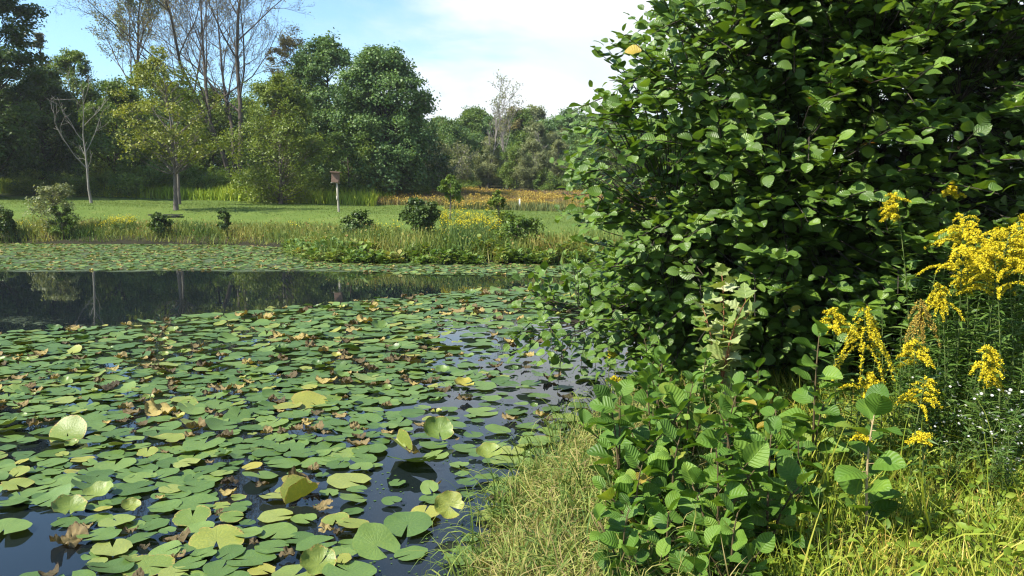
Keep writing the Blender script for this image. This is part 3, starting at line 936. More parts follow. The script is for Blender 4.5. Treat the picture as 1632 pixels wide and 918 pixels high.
mb = MB()
P = sample_region(90000, -9, 22, 42, 66, lambda x, y, s: y > np.where(x < -4, 51, 46.5 - 0.3 * x * (x > 0)) + 0.5 * wob(x, y, 2))
h = 0.58 * (0.5 + 0.5 * rng.uniform(0, 1, len(P))) * (1 + 0.3 * wob(P[:, 0], P[:, 1], 2.0))
h = np.clip(h, .3, 1.3)
scatter_blades(mb, P, h, BL, np.clip(0.22 + 0.42 * rng.uniform(0, 1, len(P)) + 0.28 * sst(48, 56, P[:, 1]) + 0.2 * wob(P[:, 0], P[:, 1], 2.5, 3), 0, 1), 0, 0.2, 2.2)
# goldenrod heads among the weeds
k = rng.uniform(0, 1, len(P)) < 0.22 * (wob(P[:, 0], P[:, 1], 3.5, 5) > -0.1)
Q = P[k] + np.stack([np.zeros(k.sum()), np.zeros(k.sum()), h[k] * 0.9], 1)
Q = np.repeat(Q, 5, 0) + rng.normal(0, 0.07, (len(Q) * 5, 3))
nr = nrm(rng.normal(0, 1, (len(Q), 3)) + [0, 0, .6])
inst_var(mb, RHOMB, frames(np.cross(nr, rng.normal(0, 1, (len(Q), 3))), nr) * 0.08, Q, rng.uniform(0, 1, len(Q)), 1)
tag(mb.build("field_weeds", [M['field'], M['gold_faded']]), "band of orange and yellow weeds behind the lawn", "weeds", kind="stuff")

mb = MB()
P = sample_region(150000, -36, 12, 27, 52, lambda x, y, s: (s > 2.6) & (rng.uniform(0, 1, len(x)) < .55 + .4 * wob(x, y * 1.5, 1.4, 3)))
P[:, 2] += 0.015
scatter_blades(mb, P, rng.uniform(.035, .085, len(P)) * (1 + .5 * (wob(P[:, 0], P[:, 1], .7, 9) > .5)), BL, np.clip(rng.uniform(.2, .9, len(P)) + .15 * wob(P[:, 0], P[:, 1], 2.2, 1), 0, 1), 0, .5, 1.6)
tag(mb.build("lawn_grass", M['lawn']), "short mown grass of the lawn across the pond", "grass", kind="stuff")

# marsh plants with broad leaves at the tip of the far bank, and yellow flowers of the bank
mb = MB()
P = sample_region(9000, -8, 8, 21.0, 30, lambda x, y, s: (s > -0.6 + .3 * wob(x, y, .8)) & (s < 0.7 + .5 * wob(x, y, .9)))
P = P[wob(P[:, 0], P[:, 1], .55, 9) + rng.normal(0, .25, len(P)) > -.15][:1250]
for q in P:
    n = int(rng.integers(7, 13))
    q = np.array([q[0], q[1], max(q[2], 0.0)])
    hh = rng.uniform(0.08, 0.34) * (1 + .45 * float(wob(q[0], q[1], .9, 2))) * (1 + .3 * float(sst(-2, 1, q[0])))
    crn = float(np.clip(.4 + .35 * wob(q[0], q[1], .7, 5), 0, .8))
    a = rng.uniform(0, 2 * PI, n)
    d = np.stack([np.cos(a), np.sin(a), rng.uniform(0.2, 1.3, n)], 1)
    nr = nrm(np.stack([-np.cos(a) * .6, -np.sin(a) * .6, np.ones(n)], 1))
    inst_var(mb, BROAD, frames(d, nr) * (rng.uniform(0.12, 0.24, n))[:, None, None], q + np.stack([np.cos(a) * .05, np.sin(a) * .05, hh * rng.uniform(0.2, 1, n)], 1), np.clip(rng.uniform(0, .5, n) + crn, 0, 1))
Q = sample_region(16000, -8, 8, 21.0, 30, lambda x, y, s: (s > -0.4 + .4 * wob(x, y, .6)) & (s < 1.4) & (wob(x, y, .8, 4) > -.1))
scatter_blades(mb, Q, rng.uniform(.2, .55, len(Q)), BL, np.clip(rng.uniform(.3, 1, len(Q)), 0, 1), 0, .25, 1.3)
tag(mb.build("marsh_plants", M['marsh']), "broad leaved marsh plants crowding the tip of the far bank", "marsh plants", kind="stuff")

mb = MB()
for px0, px1, y0, y1, hh, n in ((178, 215, 34.0, 35.0, .60, 60), (150, 180, 33.8, 35.0, .5, 12), (700, 800, 25.0, 28.2, .66, 150), (30, 60, 33.8, 34.6, .5, 6), (410, 520, 32.5, 33.5, .5, 8), (600, 640, 27, 28.5, .5, 10)):
    for i in range(n):
        Yd = rng.uniform(y0, y1)
        b_ = on_ground(rng.uniform(px0, px1), Yd)
        tip = b_ + np.array([rng.normal(0, .06), rng.normal(0, .06), hh * rng.uniform(.7, 1.15)])
        tube(mb, bez(b_, (b_ + tip) / 2, tip, 3), 0.006, 3, cap=False)
        nn = 12
        Q = tip + rng.normal(0, 1, (nn, 3)) * [.06, .06, .05]
        nr = nrm(rng.normal(0, 1, (nn, 3)) + [0, 0, .7])
        inst_var(mb, RHOMB, frames(np.cross(nr, rng.normal(0, 1, (nn, 3))), nr) * 0.036, Q, rng.uniform(0.2, .9, nn), 1)
        d = np.stack([rng.normal(0, 1, 8), rng.normal(0, 1, 8), rng.uniform(.2, 1, 8)], 1)
        inst_var(mb, LANCE, frames(d, np.tile([0, 0, 1.0], (8, 1)) + rng.normal(0, .3, (8, 3))) * 0.16, b_ + (tip - b_) * rng.uniform(.2, .85, (8, 1)), rng.uniform(0.3, 1, 8), 2)
tag(mb.build("bank_wildflowers", [M['stem_green'], M['gold'], M['goldleaf']]), "patches of small yellow wildflowers in the far bank grass", "wildflowers", kind="stuff")

# ------------------------------------------------------------------ nest box, bench, stake
def wood_mat(name, c1, c2, sc=(30, 3, 3)):
    m, nt = nodes_of(name)
    g = NT(nt)
    tc = g.n('ShaderNodeTexCoord')
    mp = g.n('ShaderNodeMapping')
    mp.inputs['Scale'].default_value = sc
    g.l(tc.outputs['Object'], mp.inputs[0])
    nz = g.noise(mp.outputs[0], 2.5, 5, 0.6, 0.4)
    p = g.n('ShaderNodeBsdfPrincipled')
    p.inputs['Roughness'].default_value = 0.85
    g.l(g.ramp(nz, [(0.3, c1), (0.7, c2)]), p.inputs['Base Color'])
    b = g.n('ShaderNodeBump')
    b.inputs['Strength'].default_value = 0.3
    g.l(nz, b.inputs['Height'])
    g.l(b.outputs[0], p.inputs['Normal'])
    o = g.n('ShaderNodeOutputMaterial')
    g.l(p.outputs[0], o.inputs[0])
    return m


W_BOX = wood_mat("brown_boards", (0.10, 0.055, 0.04), (0.19, 0.12, 0.09), (3, 3, 20))
W_GREY = wood_mat("weathered_wood", (0.22, 0.20, 0.15), (0.36, 0.33, 0.27), (20, 20, 2))
W_DARK = wood_mat("dark_wood", (0.012, 0.011, 0.010), (0.03, 0.027, 0.024), (3, 20, 20))
W_WHITE = wood_mat("white_painted_wood", (0.6, 0.6, 0.56), (0.8, 0.8, 0.78), (20, 20, 2))

Yb = 38.6
base = np.array(G(541.5, Yb))
root = empty("nest_box", tuple(base), "brown wooden nest box on a slightly leaning grey post on the lawn", "nest box")
mb = MB()
top = at_y(536.5, 291, Yb) - base
tube(mb, np.array([[0, 0, -0.2], top * 0.5, top + [0, 0, .25]]), [0.055, 0.05, 0.048], 8)
mb.build("post", W_GREY, root)
mb = MB()
tube(mb, np.array([top * .42, top * .55]) + [-0.03, -.03, 0], [0.045, 0.045], 6)
mb.build("brace", W_GREY, root)
c = at_y(534.8, 283, Yb) - base
tilt_ = 0.06
R = np.array([[math.cos(tilt_), 0, math.sin(tilt_)], [0, 1, 0], [-math.sin(tilt_), 0, math.cos(tilt_)]])
mb = MB()
box(mb, c, (0.34, 0.30, 0.46), R=R)
bb = mb.build("box_body", W_BOX, root, smooth=False)
mb = MB()
box(mb, c + R @ np.array([0.01, -0.05, 0.262]), (0.47, 0.46, 0.055), R=R)
mb.build("roof", W_BOX, root, smooth=False)
mb = MB()
box(mb, c + R @ np.array([0.0, 0, -0.255]), (0.46, 0.06, 0.035), R=R)
mb.build("perch_bar", W_GREY, root, smooth=False)
Yt = 37.3
bp = np.array([(266 - 816) / FPX * Yt, Yt, 0.0])
zt = at_y(266, 342.5, Yt)[2]
gz0 = gz(bp[0], Yt)
root = empty("bench", (bp[0], Yt, gz0), "low dark plank bench on two supports at the lawn's pond edge", "bench")
mb = MB()
box(mb, (0, 0, zt - gz0), (1.5, 0.34, 0.055))
mb.build("seat", W_DARK, root, smooth=False)
for dx in (-0.5, 0.48):
    mb = MB()
    box(mb, (dx, 0, (zt - gz0) / 2 - .06), (0.16, 0.26, max(zt - gz0 - 0.01 + .06, 0.1)))
    box(mb, (dx, 0, zt - gz0 - 0.075), (0.28, 0.3, 0.06))
    mb.build("leg", W_DARK, root, smooth=False)

sp = np.array(G(828, 47.0))
mb = MB()
box(mb, (0, 0, 0.20), (0.09, 0.09, 0.7))
a_ = mb.n
mb.add(np.array([(-.045, -.045, .553), (.045, -.045, .553), (.045, .045, .553), (-.045, .045, .553), (0, 0, .6)]), np.array([[0, 1, 4], [1, 2, 4], [2, 3, 4], [3, 0, 4]]))
o = mb.build("marker_stake", W_WHITE, smooth=False)
o.location = tuple(sp + [0, 0, 0.1])
tag(o, "small white marker stake standing in the orange weeds behind the lawn", "stake")

# ------------------------------------------------------------------ alder shrub on the near bank
def alder():
    root0 = np.array([2.9, 7.0, gz(2.9, 7.0)])
    root = empty("alder_shrub", tuple(root0), "huge dark green alder shrub filling the right side and overhanging the water", "shrub")
    sb, lb = MB(), MB()
    E = [(np.array([3.22, 6.6, 2.1]), np.array([2.62, 1.55, 3.0]), 4100, 0.75),
         (np.array([2.5, 6.5, 3.7]), np.array([1.35, 1.0, 0.9]), 420, 0.8),
         (np.array([1.75, 7.2, 0.85]), np.array([0.9, 0.7, 0.42]), 260, 0.6),
         (np.array([1.85, 6.5, 1.35]), np.array([0.95, 0.8, 0.9]), 420, 0.7),
         (np.array([0.95, 7.3, 0.70]), np.array([0.85, 0.45, 0.24]), 95, 0.3)]
    stems = []
    for i in range(13):
        a = i * 2.4
        e = E[0]
        tgt = e[0] + e[1] * np.array([math.cos(a) * .7, math.sin(a) * .6, rng.uniform(-.15, .85)]) * rng.uniform(0.6, .85)
        mid = root0 * 0.55 + tgt * 0.45 + np.array([0, 0, rng.uniform(.2, .8)])
        b0 = root0 + np.array([math.cos(a) * .35, math.sin(a) * .25, -.1])
        pts = bez(b0, mid, tgt, 14)
        pts[1:-1] += rng.normal(0, 0.03, (12, 3))
        stems.append(pts)
        tube(sb, pts - root0, np.linspace(0.055, 0.014, 14), 7)
    for tgt in ((1.0, 7.3, .75), (1.3, 6.9, .9), (1.6, 7.4, .7), (1.3, 6.8, 1.4), (1.3, 6.4, 1.6)):
        tgt = np.array(tgt)
        pts = bez(root0, root0 * .5 + tgt * .5 + [0, 0, .5], tgt, 14)
        stems.append(pts)
        tube(sb, pts - root0, np.linspace(0.045, 0.010, 14), 7)
    allp = np.concatenate(stems)
    TW, DR, LN = [], [], []
    for c, r, n, depth in E:
        q = nrm(rng.normal(0, 1, (n * 3, 3)))
        rf = 1 - depth * rng.uniform(0, 1, n * 3) ** 1.4
        P = c + q * r * rf[:, None]
        k = (P[:, 2] > 0.45 + 0.25 * wob(P[:, 0], P[:, 1], 0.5)) | ((P[:, 2] > 0.46) & (c[2] < 1) & (P[:, 0] < 2.2))
        k &= ~((P[:, 1] < 5.9) & (P[:, 2] < 0.9))
        k &= P[:, 2] > np.where(P[:, 0] < 2.3, 0.50, 0.3)
        k &= P[:, 0] > np.interp(P[:, 2], [1.0, 1.2, 2.2, 2.7, 3.1, 3.5, 4.6], [-1, .34, .40, .76, 1.16, 1.56, 2.4]) + .12 * wob(P[:, 2], P[:, 1], .25)
        # uneven outline: the shell comes in clumps
        ph = wob(P[:, 0] * 1.6, P[:, 2] * 1.6, 0.55, 1.0) + 0.5 * wob(P[:, 1], P[:, 2], 0.4, 3)
        k &= (ph > -0.40) | (rf < 0.86)
        k &= ~((P[:, 0] > 2.9) & (P[:, 1] < 6.3) & (P[:, 2] > 0.9) & (P[:, 2] < 2.75) & (rng.uniform(0, 1, n * 3) < np.where(P[:, 0] > 3.3, 0.66, .4)))
        P, q_, rf_ = P[k][:n], q[k][:n], rf[k][:n]
        d = nrm(q_ / r * r.mean() + rng.normal(0, 0.45, P.shape) + [0, -0.12, 0.30])
        TW.append(P)
        DR.append(d)
        LN.append(np.full(len(P), 0.34) * rng.uniform(0.7, 1.3, len(P)))
    # named sprays that break the outline, placed in the shrub's own space
    spr = [((1.05, 6.5, 2.62), (-.5, -.1, .75), .55), ((1.22, 6.5, 3.15), (-.15, 0, 1), .65), ((1.3, 6.4, 2.95), (-.5, -.2, .6), .4), ((0.98, 6.4, 2.2), (-.9, -.1, .25), .4),
           ((1.0, 6.3, 1.75), (-.9, -.1, .1), .4), ((0.95, 6.5, 2.4), (-.6, 0, .7), .45), ((1.5, 6.5, 3.4), (-.2, 0, 1), .5), ((0.55, 7.2, 0.85), (-.9, 0, .2), .45), ((0.4, 7.3, .78), (-.8, -.2, .15), .4)]
    for a_, b_, l_ in spr:
        TW.append(np.array([a_]))
        DR.append(nrm(np.array([b_])))
        LN.append(np.array([l_]))
    TW, DR, LN = np.concatenate(TW), np.concatenate(DR), np.concatenate(LN)
    LP, LD, LNm, LS, LR = [], [], [], [], []
    for p, d, ln in zip(TW, DR, LN):
        j = np.argmin(((allp - p) ** 2).sum(1) + 0.15 * (allp[:, 2] - p[2] > -0.05))
        b0 = allp[j] * 0.55 + p * 0.45 if np.linalg.norm(allp[j] - p) > .5 else allp[j]
        end = p + d * ln
        bend = end + np.array([0, 0, -0.10 * ln])
        tube(sb, bez(b0, (b0 + p) / 2 + [0, 0, -.03], p, 4) - root0, np.linspace(0.0045, 0.003, 4), 4, cap=False)
        pts = bez(p, p + d * ln * .5, bend, 5)
        tube(sb, pts - root0, np.linspace(0.005, 0.002, 5), 4, cap=False)
        nl = int(rng.integers(8, 12))
        t = np.linspace(0.05, 1.0, nl)
        side = np.cross(d, [0.05, 0.02, 1.0])
        side = side / max(np.linalg.norm(side), 1e-6)
        sg = np.where(np.arange(nl) % 2 == 0, 1, -1)
        pos = np.stack([np.interp(t * 4, np.arange(5), pts[:, a]) for a in range(3)], 1)
        out = d * 0.55 + side * sg[:, None] * np.where(t > .93, .2, 1.0)[:, None] + rng.normal(0, 0.28, (nl, 3))
        nn = nrm(np.array([-0.28, -0.30, 0.95]) + rng.normal(0, 0.40, (nl, 3)))
        LP.append(pos + nrm(out) * 0.02)
        LD.append(out)
        LNm.append(nn)
        LS.append(0.116 * rng.uniform(0.6, 1.2, nl) * (1 - .25 * t * (ln < .5)))
        LR.append(np.clip(rng.uniform(0.1, 0.8, nl) * .7 + rng.uniform(0, .3) + (rng.uniform(0, 1, nl) < .005) * 0.5, 0, 1))
    LP, LD, LNm, LS, LR = (np.concatenate(a) for a in (LP, LD, LNm, LS, LR))
    fr = frames(LD, LNm)
    inst_var(lb, ALDER, fr * LS[:, None, None], LP - root0, LR)
    sb.build("stems", M['bark_dark'], root)
    lb.build("foliage", M['alder'], root)


alder()

# ------------------------------------------------------------------ alder saplings in front
def sapling_proto(seed, H, n_br, leaf, mats=('stem_brown', 'sapling'), tmpl=None, name="alder_sapling", label="", cat="sapling", group=None, loc=(0, 0, 0), spread=0.8):
    r_ = np.random.default_rng(seed)
    root = empty(name, loc, label, cat, group)
    sb, lb = MB(), MB()
    tmpl = tmpl or ALDER_HI
    for b in range(n_br):
        a = r_.uniform(0, 2 * PI)
        tl = spread * r_.uniform(0.15, 1.0) * (b > 0)
        L = H * (1 if b == 0 else r_.uniform(0.55, 0.95))
        p0 = np.array([0, 0, -0.05])
        p2 = np.array([math.cos(a) * tl * L, math.sin(a) * tl * L, L * (1 - 0.3 * tl)])
        p1 = p2 * 0.5 + np.array([-math.cos(a) * .1, -math.sin(a) * .1, 0.16]) * L
        n = 10
        pts = bez(p0, p1, p2, n)
        tube(sb, pts, np.linspace(0.007, 0.0025, n), 6)
        nl = int(9 + L * 13)
        t = np.linspace(0.16, 1.0, nl)
        pos = np.stack([np.interp(t * (n - 1), np.arange(n), pts[:, k]) for k in range(3)], 1)
        az = r_.uniform(0, 6) + np.arange(nl) * 2.5 + r_.normal(0, .3, nl)
        lift = r_.uniform(0.05, 0.65, nl) + 0.9 * (t > 0.92)
        d = np.stack([np.cos(az), np.sin(az), lift], 1)
        nn = nrm(np.stack([-np.cos(az) * .35 * lift - .15, -np.sin(az) * .35 * lift - .12, np.ones(nl)], 1) + r_.normal(0, 0.42, (nl, 3)))
        s = leaf * r_.uniform(0.6, 1.2, nl) * (1.05 - 0.35 * t)
        pet = nrm(d) * 0.025
        for k in range(nl):
            tube(sb, np.array([pos[k], pos[k] + pet[k] * 1.3]), [0.0016, 0.0014], 4, cap=False)
        inst_var(lb, tmpl, frames(d, nn) * s[:, None, None], pos + pet, np.clip(r_.uniform(0.05, 0.85, nl) + (r_.uniform(0, 1, nl) < .04) * .2, 0, 1))
    sb.build("stem", M[mats[0]], root)
    lb.build("leaves", M[mats[1]], root)
    return root


SG = "alder saplings on the near bank"
SL = "knee-high alder sapling with ribbed bright green leaves in the thicket on the near bank"
sp_ = [sapling_proto(101, 0.52, 4, 0.135, label=SL, group=SG), sapling_proto(102, 0.45, 5, 0.125, label=SL, group=SG), sapling_proto(103, 0.6, 3, 0.145, label=SL, group=SG), sapling_proto(104, 0.36, 4, 0.115, label=SL, group=SG)]
spots = [(992, 3.55, 2, 1.0), (1035, 3.8, 0, 1.1), (1090, 3.3, 1, 1.05), (1030, 3.1, 1, .95), (1150, 3.0, 0, 1.0), (1240, 3.1, 0, 1.05), (1180, 3.55, 2, .95), (1285, 3.5, 3, 1.0), (1110, 4.1, 0, 1.0),
         (1060, 4.5, 2, .9), (1180, 4.3, 1, 1.0), (1000, 4.2, 3, 1.0), (1245, 3.9, 1, .95), (1075, 2.75, 3, 1.0), (1190, 2.7, 1, .85), (1010, 2.75, 0, .75), (1060, 5.2, 1, 1.0), (1130, 5.0, 0, .9), (1215, 4.9, 3, 1.1), (1030, 5.8, 0, .9)]
used = set()
for px, Yd, k, s in spots:
    loc = G(px, Yd)
    if k not in used:
        used.add(k)
        sp_[k].location = loc
        sp_[k].rotation_euler = (0, 0, rng.uniform(0, 6))
        sp_[k].scale = (s, s, s)
    else:
        dup(sp_[k], loc, rng.uniform(0, 6), s, SL, SG)
sapling_proto(111, 0.78, 2, 0.15, label="upright alder sapling with two big ribbed leaves on top, left of the low goldenrod", loc=G(1312, 4.0), spread=0.25)
sapling_proto(113, 0.55, 1, 0.17, mats=('stem_tan', 'sapling'), label="single-stemmed alder sapling with a few large leaves standing in the grass at right", loc=G(1408, 3.25), spread=0.3)


# -- pale maple-like sapling before the alder
def lobed(seed, c=0.0):
    pts = [(0, 0), (.18, .06), (.42, .0), (.36, .2), (.62, .42), (.34, .46), (.3, .58), (.2, .62), (.22, .8), (0, 1.0)]
    L_ = [(-x, y) for x, y in pts[1:-1]][::-1]
    pl = pts + L_
    V = np.array([(x, y, 0.18 * abs(x) - c * (y - .3) ** 2) for x, y in pl] + [(0, .4, -.02)])
    n = len(pl)
    F = np.array([[i, (i + 1) % n, n] for i in range(n)])
    return V, F, np.stack([V[:, 0] / .6, V[:, 1]], 1)


LOBED = [lobed(0, .2), lobed(1, .5)]
mp_ = sapling_proto(121, 0.98, 5, 0.17, mats=('stem_red', 'maple'), tmpl=LOBED, name="maple_sapling", label="red-stemmed sapling with pale lobed leaves in front of the alder", loc=G(1152, 5.3), spread=0.35)

# ------------------------------------------------------------------ goldenrod
def goldenrod(seed, H, plume, label, loc, group=None, name="goldenrod", gold='gold', hang=0.0, rz=0.0, sc=1.0, pl=0.26):
    r_ = np.random.default_rng(seed)
    root = empty(name, loc, label, "wildflower" if plume else "plant", group, rz, sc)
    sb, lb, fb = MB(), MB(), MB()
    a = r_.uniform(0, 2 * PI)
    bend = np.array([math.cos(a), math.sin(a), 0]) * 0.10 * H
    n = 12
    pts = bez(np.array([0, 0, -.05]), np.array([0, 0, H * .55]), np.array([bend[0], bend[1], H]), n)
    tube(sb, pts, np.linspace(0.0055, 0.002, n), 6)
    nl = int(75 * H)
    t = np.linspace(0.12, 0.97, nl)
    pos = np.stack([np.interp(t * (n - 1), np.arange(n), pts[:, k]) for k in range(3)], 1)
    az = np.arange(nl) * 2.4 + r_.normal(0, .3, nl)
    d = np.stack([np.cos(az), np.sin(az), r_.uniform(-.1, .7, nl)], 1)
    nn = nrm(np.array([0, 0, 1.0]) + r_.normal(0, .35, (nl, 3)))
    inst_var(lb, LANCE, frames(d, nn) * (0.145 * r_.uniform(.6, 1.15, nl) * (1.0 - .45 * t))[:, None, None], pos, r_.uniform(0.1, 1, nl))
    if plume:
        nb = 24
        fl = []
        for i in range(nb):
            tt = i / (nb - 1)
            zb = 1 - 0.24 * (1 - tt) / max(H, .5) * (pl / .22)
            b0 = np.array([np.interp(zb * (n - 1), np.arange(n), pts[:, k]) for k in range(3)])
            aa = a + r_.normal(0, 1.0) + (i % 2) * 0.9
            L = pl * (1.0 - 0.72 * tt) * r_.uniform(.75, 1.15)
            o_ = np.array([math.cos(aa), math.sin(aa), 0])
            rise = 0.45 * (1 - hang)
            p1 = b0 + (o_ * .5 + np.array([0, 0, rise])) * L
            p2 = b0 + (o_ * .95 + np.array([0, 0, rise * .6 - .25 - hang * 1.1])) * L
            bp = bez(b0, p1, p2, 7)
            tube(sb, bp, np.linspace(0.0022, 0.001, 7), 4, cap=False)
            m_ = int(150 * L / .15)
            tf = r_.uniform(0.12, 1, m_)
            q = np.stack([np.interp(tf * 6, np.arange(7), bp[:, k]) for k in range(3)], 1)
            fl.append(q + r_.normal(0, 0.0036, (m_, 3)) + np.array([0, 0, .004]))
        fl = np.concatenate(fl)
        nr = nrm(r_.normal(0, 1, fl.shape) + [-.2, -.2, .7])
        inst_var(fb, RHOMB, frames(np.cross(nr, r_.normal(0, 1, fl.shape)), nr) * (0.0080 * r_.uniform(.6, 1.3, len(fl)))[:, None, None], fl, r_.uniform(0, 1, len(fl)))
        nr = nrm(r_.normal(0, 1, fl.shape))
        inst_var(fb, RHOMB, frames(np.cross(nr, r_.normal(0, 1, fl.shape)), nr) * (0.0062 * r_.uniform(.6, 1.3, len(fl)))[:, None, None], fl, r_.uniform(0, 1, len(fl)))
    sb.build("stem", M['stem_green'], root)
    lb.build("leaves", M['goldleaf'], root)
    if plume:
        fb.build("flower_plume", M[gold], root)
    return root


def place_gold(px, py, Yd, seed, label, plume=True, group=None, **kw):
    """goldenrod whose top shows at (px, py) when it stands at distance Yd"""
    top = at_y(px, py, Yd)
    base = np.array([top[0], Yd, gz(top[0], Yd)])
    return goldenrod(seed, max(top[2] - base[2], 0.22), plume, label, tuple(base), group, **kw)


gg = "golden plumes of the tall goldenrod clump"
big = [(1540, 362, 4.4), (1572, 372, 4.3), (1636, 372, 4.3), (1595, 346, 5.0), (1560, 345, 4.9), (1612, 350, 4.8), (1640, 342, 4.6), (1660, 356, 4.8), (1585, 362, 4.5), (1612, 404, 4.2), (1625, 362, 4.5), (1600, 372, 4.6)]
for i, (px, py, Yd) in enumerate(big):
    place_gold(px, py, Yd, 200 + i, "tall goldenrod with a bright yellow plume in the dense clump at the right edge", group=gg, pl=0.27)
place_gold(1468, 312, 4.8, 221, "goldenrod with the plume standing alone left of the dense yellow clump", pl=0.17)
place_gold(1563, 292, 5.0, 222, "tallest thin goldenrod with a small plume above the dense yellow clump", pl=0.10)
place_gold(1497, 436, 4.5, 223, "goldenrod with a small yellow plume below and left of the dense clump", pl=0.12)
place_gold(1520, 452, 4.4, 224, "goldenrod with a thin drooping plume right of the faded brown stalk", pl=0.13, hang=.5)
place_gold(1340, 492, 4.35, 225, "goldenrod with a ragged golden plume against the dark alder", pl=0.15)
place_gold(1381, 488, 4.1, 226, "goldenrod with a long hanging greenish-yellow plume before the dark alder", pl=0.20, hang=.85)
place_gold(1478, 545, 4.1, 227, "goldenrod with a flat orange-yellow plume half way up the leafy stems", pl=0.14)
place_gold(1574, 552, 4.0, 228, "goldenrod with an upright yellow plume beside the white asters", pl=0.14, hang=.1)
place_gold(1364, 596, 4.0, 229, "low goldenrod with an orange-yellow plume behind the two-leaved sapling", pl=0.14, hang=.0)
place_gold(1460, 606, 3.9, 230, "low goldenrod with an arching comb-like plume", pl=0.14, hang=.15)
place_gold(1487, 478, 4.2, 231, "goldenrod with a faded brownish plume on a dry stalk", gold='gold_faded', pl=0.13, hang=.9)
place_gold(1476, 690, 3.7, 232, "short goldenrod budding pale yellow in the grass", pl=0.08)
place_gold(968, 560, 6.6, 233, "small yellow wildflower nearest the water under the hanging alder branches", pl=0.08)
place_gold(975, 600, 6.2, 234, "small yellow wildflower low on the bank edge between water and saplings", pl=0.08)
place_gold(1385, 690, 3.7, 235, "tiny yellow wildflower right of the two-leaved sapling", pl=0.06)
place_gold(1560, 590, 4.1, 236, "short yellow-topped goldenrod leaning over the white asters", pl=0.10)
lg = "leafy goldenrod stems without flowers"
ll = "leafy green goldenrod stem without flowers in the thicket at right"
lp = [goldenrod(240 + i, h_, False, ll, (0, 0, 0), lg, name="leafy_stem") for i, h_ in enumerate((1.0, 1.15, 0.8))]
used = set()
k = 0
for Yd in (4.1, 4.45, 4.8, 5.2):
    px = 1448 if Yd > 4.2 else 1470
    while px < 1700:
        j = k % 3
        s = rng.uniform(0.75, 1.02) * (0.55 + 0.11 * (Yd - 4.1) * 3 + 0.1)
        s = min(s, 1.1)
        loc = G(px, Yd + rng.normal(0, .06))
        if j not in used:
            used.add(j)
            lp[j].location = loc
            lp[j].scale = (s, s, s)
        else:
            dup(lp[j], loc, rng.uniform(0, 6), s, ll, lg)
        px += rng.uniform(9, 17)
        k += 1
for px, Yd, s in ((1395, 4.2, .62), (1420, 4.3, .72), (1372, 4.3, .5), (1405, 3.9, .5), (1435, 4.0, .55), (1350, 4.5, .5), (1330, 4.6, .55), (1390, 3.7, .38), (1300, 4.6, .35), (1265, 4.7, .32)):
    dup(lp[k % 3], G(px, Yd), rng.uniform(0, 6), s, ll, lg)
    k += 1

# ------------------------------------------------------------------ white asters
def aster(seed, loc, label, group):
    r_ = np.random.default_rng(seed)
    root = empty("white_aster", loc, label, "wildflower", group)
    sb, lb, fb = MB(), MB(), MB()
    for b in range(9):
        a = r_.uniform(0, 2 * PI)
        e = np.array([math.cos(a) * r_.uniform(.05, .22), math.sin(a) * r_.uniform(.05, .22), r_.uniform(.25, .45)])
        pts = bez(np.array([0, 0, -.03]), np.array([e[0] * .2, e[1] * .2, e[2] * .7]), e, 7)
        tube(sb, pts, np.linspace(.003, .0013, 7), 4, cap=False)
        nl = 22
        t = r_.uniform(.2, 1, nl)
        pos = np.stack([np.interp(t * 6, np.arange(7), pts[:, k]) for k in range(3)], 1)
        d = nrm(np.stack([r_.normal(0, 1, nl), r_.normal(0, 1, nl), r_.uniform(0, .8, nl)], 1))
        inst_var(lb, LANCE, frames(d, r_.normal(0, .4, (nl, 3)) + [0, 0, 1]) * (0.055 * r_.uniform(.6, 1.2, nl))[:, None, None], pos, r_.uniform(.3, 1, nl))
        nf = 3
        for q in range(nf):
            c = e + r_.normal(0, 1, 3) * [.045, .045, .035]
            up = nrm(r_.normal(0, .5, 3) + [-.2, -.4, .8])
            m_ = 9
            aa = np.arange(m_) / m_ * 2 * PI
            e1 = nrm(np.cross(up, [1, .2, 0]))
            e2 = np.cross(up, e1)
            d = np.cos(aa)[:, None] * e1 + np.sin(aa)[:, None] * e2
            Mt = frames(d, np.tile(up, (m_, 1))) * np.array([0.0045, 0.0085, 0.0085])
            inst(fb, RHOMB[0], Mt, np.tile(c, (m_, 1)), np.full(m_, .7))
    sb.build("stem", M['stem_green'], root)
    lb.build("leaves", M['goldleaf'], root)
    tag(fb.build("flower_cluster", M['white'], root), kind="stuff")
    return root


ag = "white asters in the grass at right"
al = "bushy white aster with tiny flowers in the grass below the goldenrod"
a0 = aster(301, G(1525, 4.1), al, ag)
for px, Yd, s in ((1592, 3.9, 1.05), (1618, 3.8, .95), (1540, 3.75, .8), (1640, 3.9, 1.1), (1600, 3.6, .7), (1630, 3.55, .75)):
    dup(a0, G(px, Yd), rng.uniform(0, 6), s, al, ag)

# ------------------------------------------------------------------ grass of the near bank
GB = [blade_template(b_, 5, 0.0065, tw_, i) for i, (b_, tw_) in enumerate([(0.5, .4), (1.0, -.6), (1.6, .8), (2.3, .4), (0.2, 0)])]
GCURL = [blade_template(b_, 7, 0.0055, tw_, i) for i, (b_, tw_) in enumerate([(2.4, .8), (3.4, -.6), (4.4, .9), (1.6, .3)])]


def near_region(n, x0, x1, y0, y1, test):
    return sample_region(n, x0, x1, y0, y1, test)


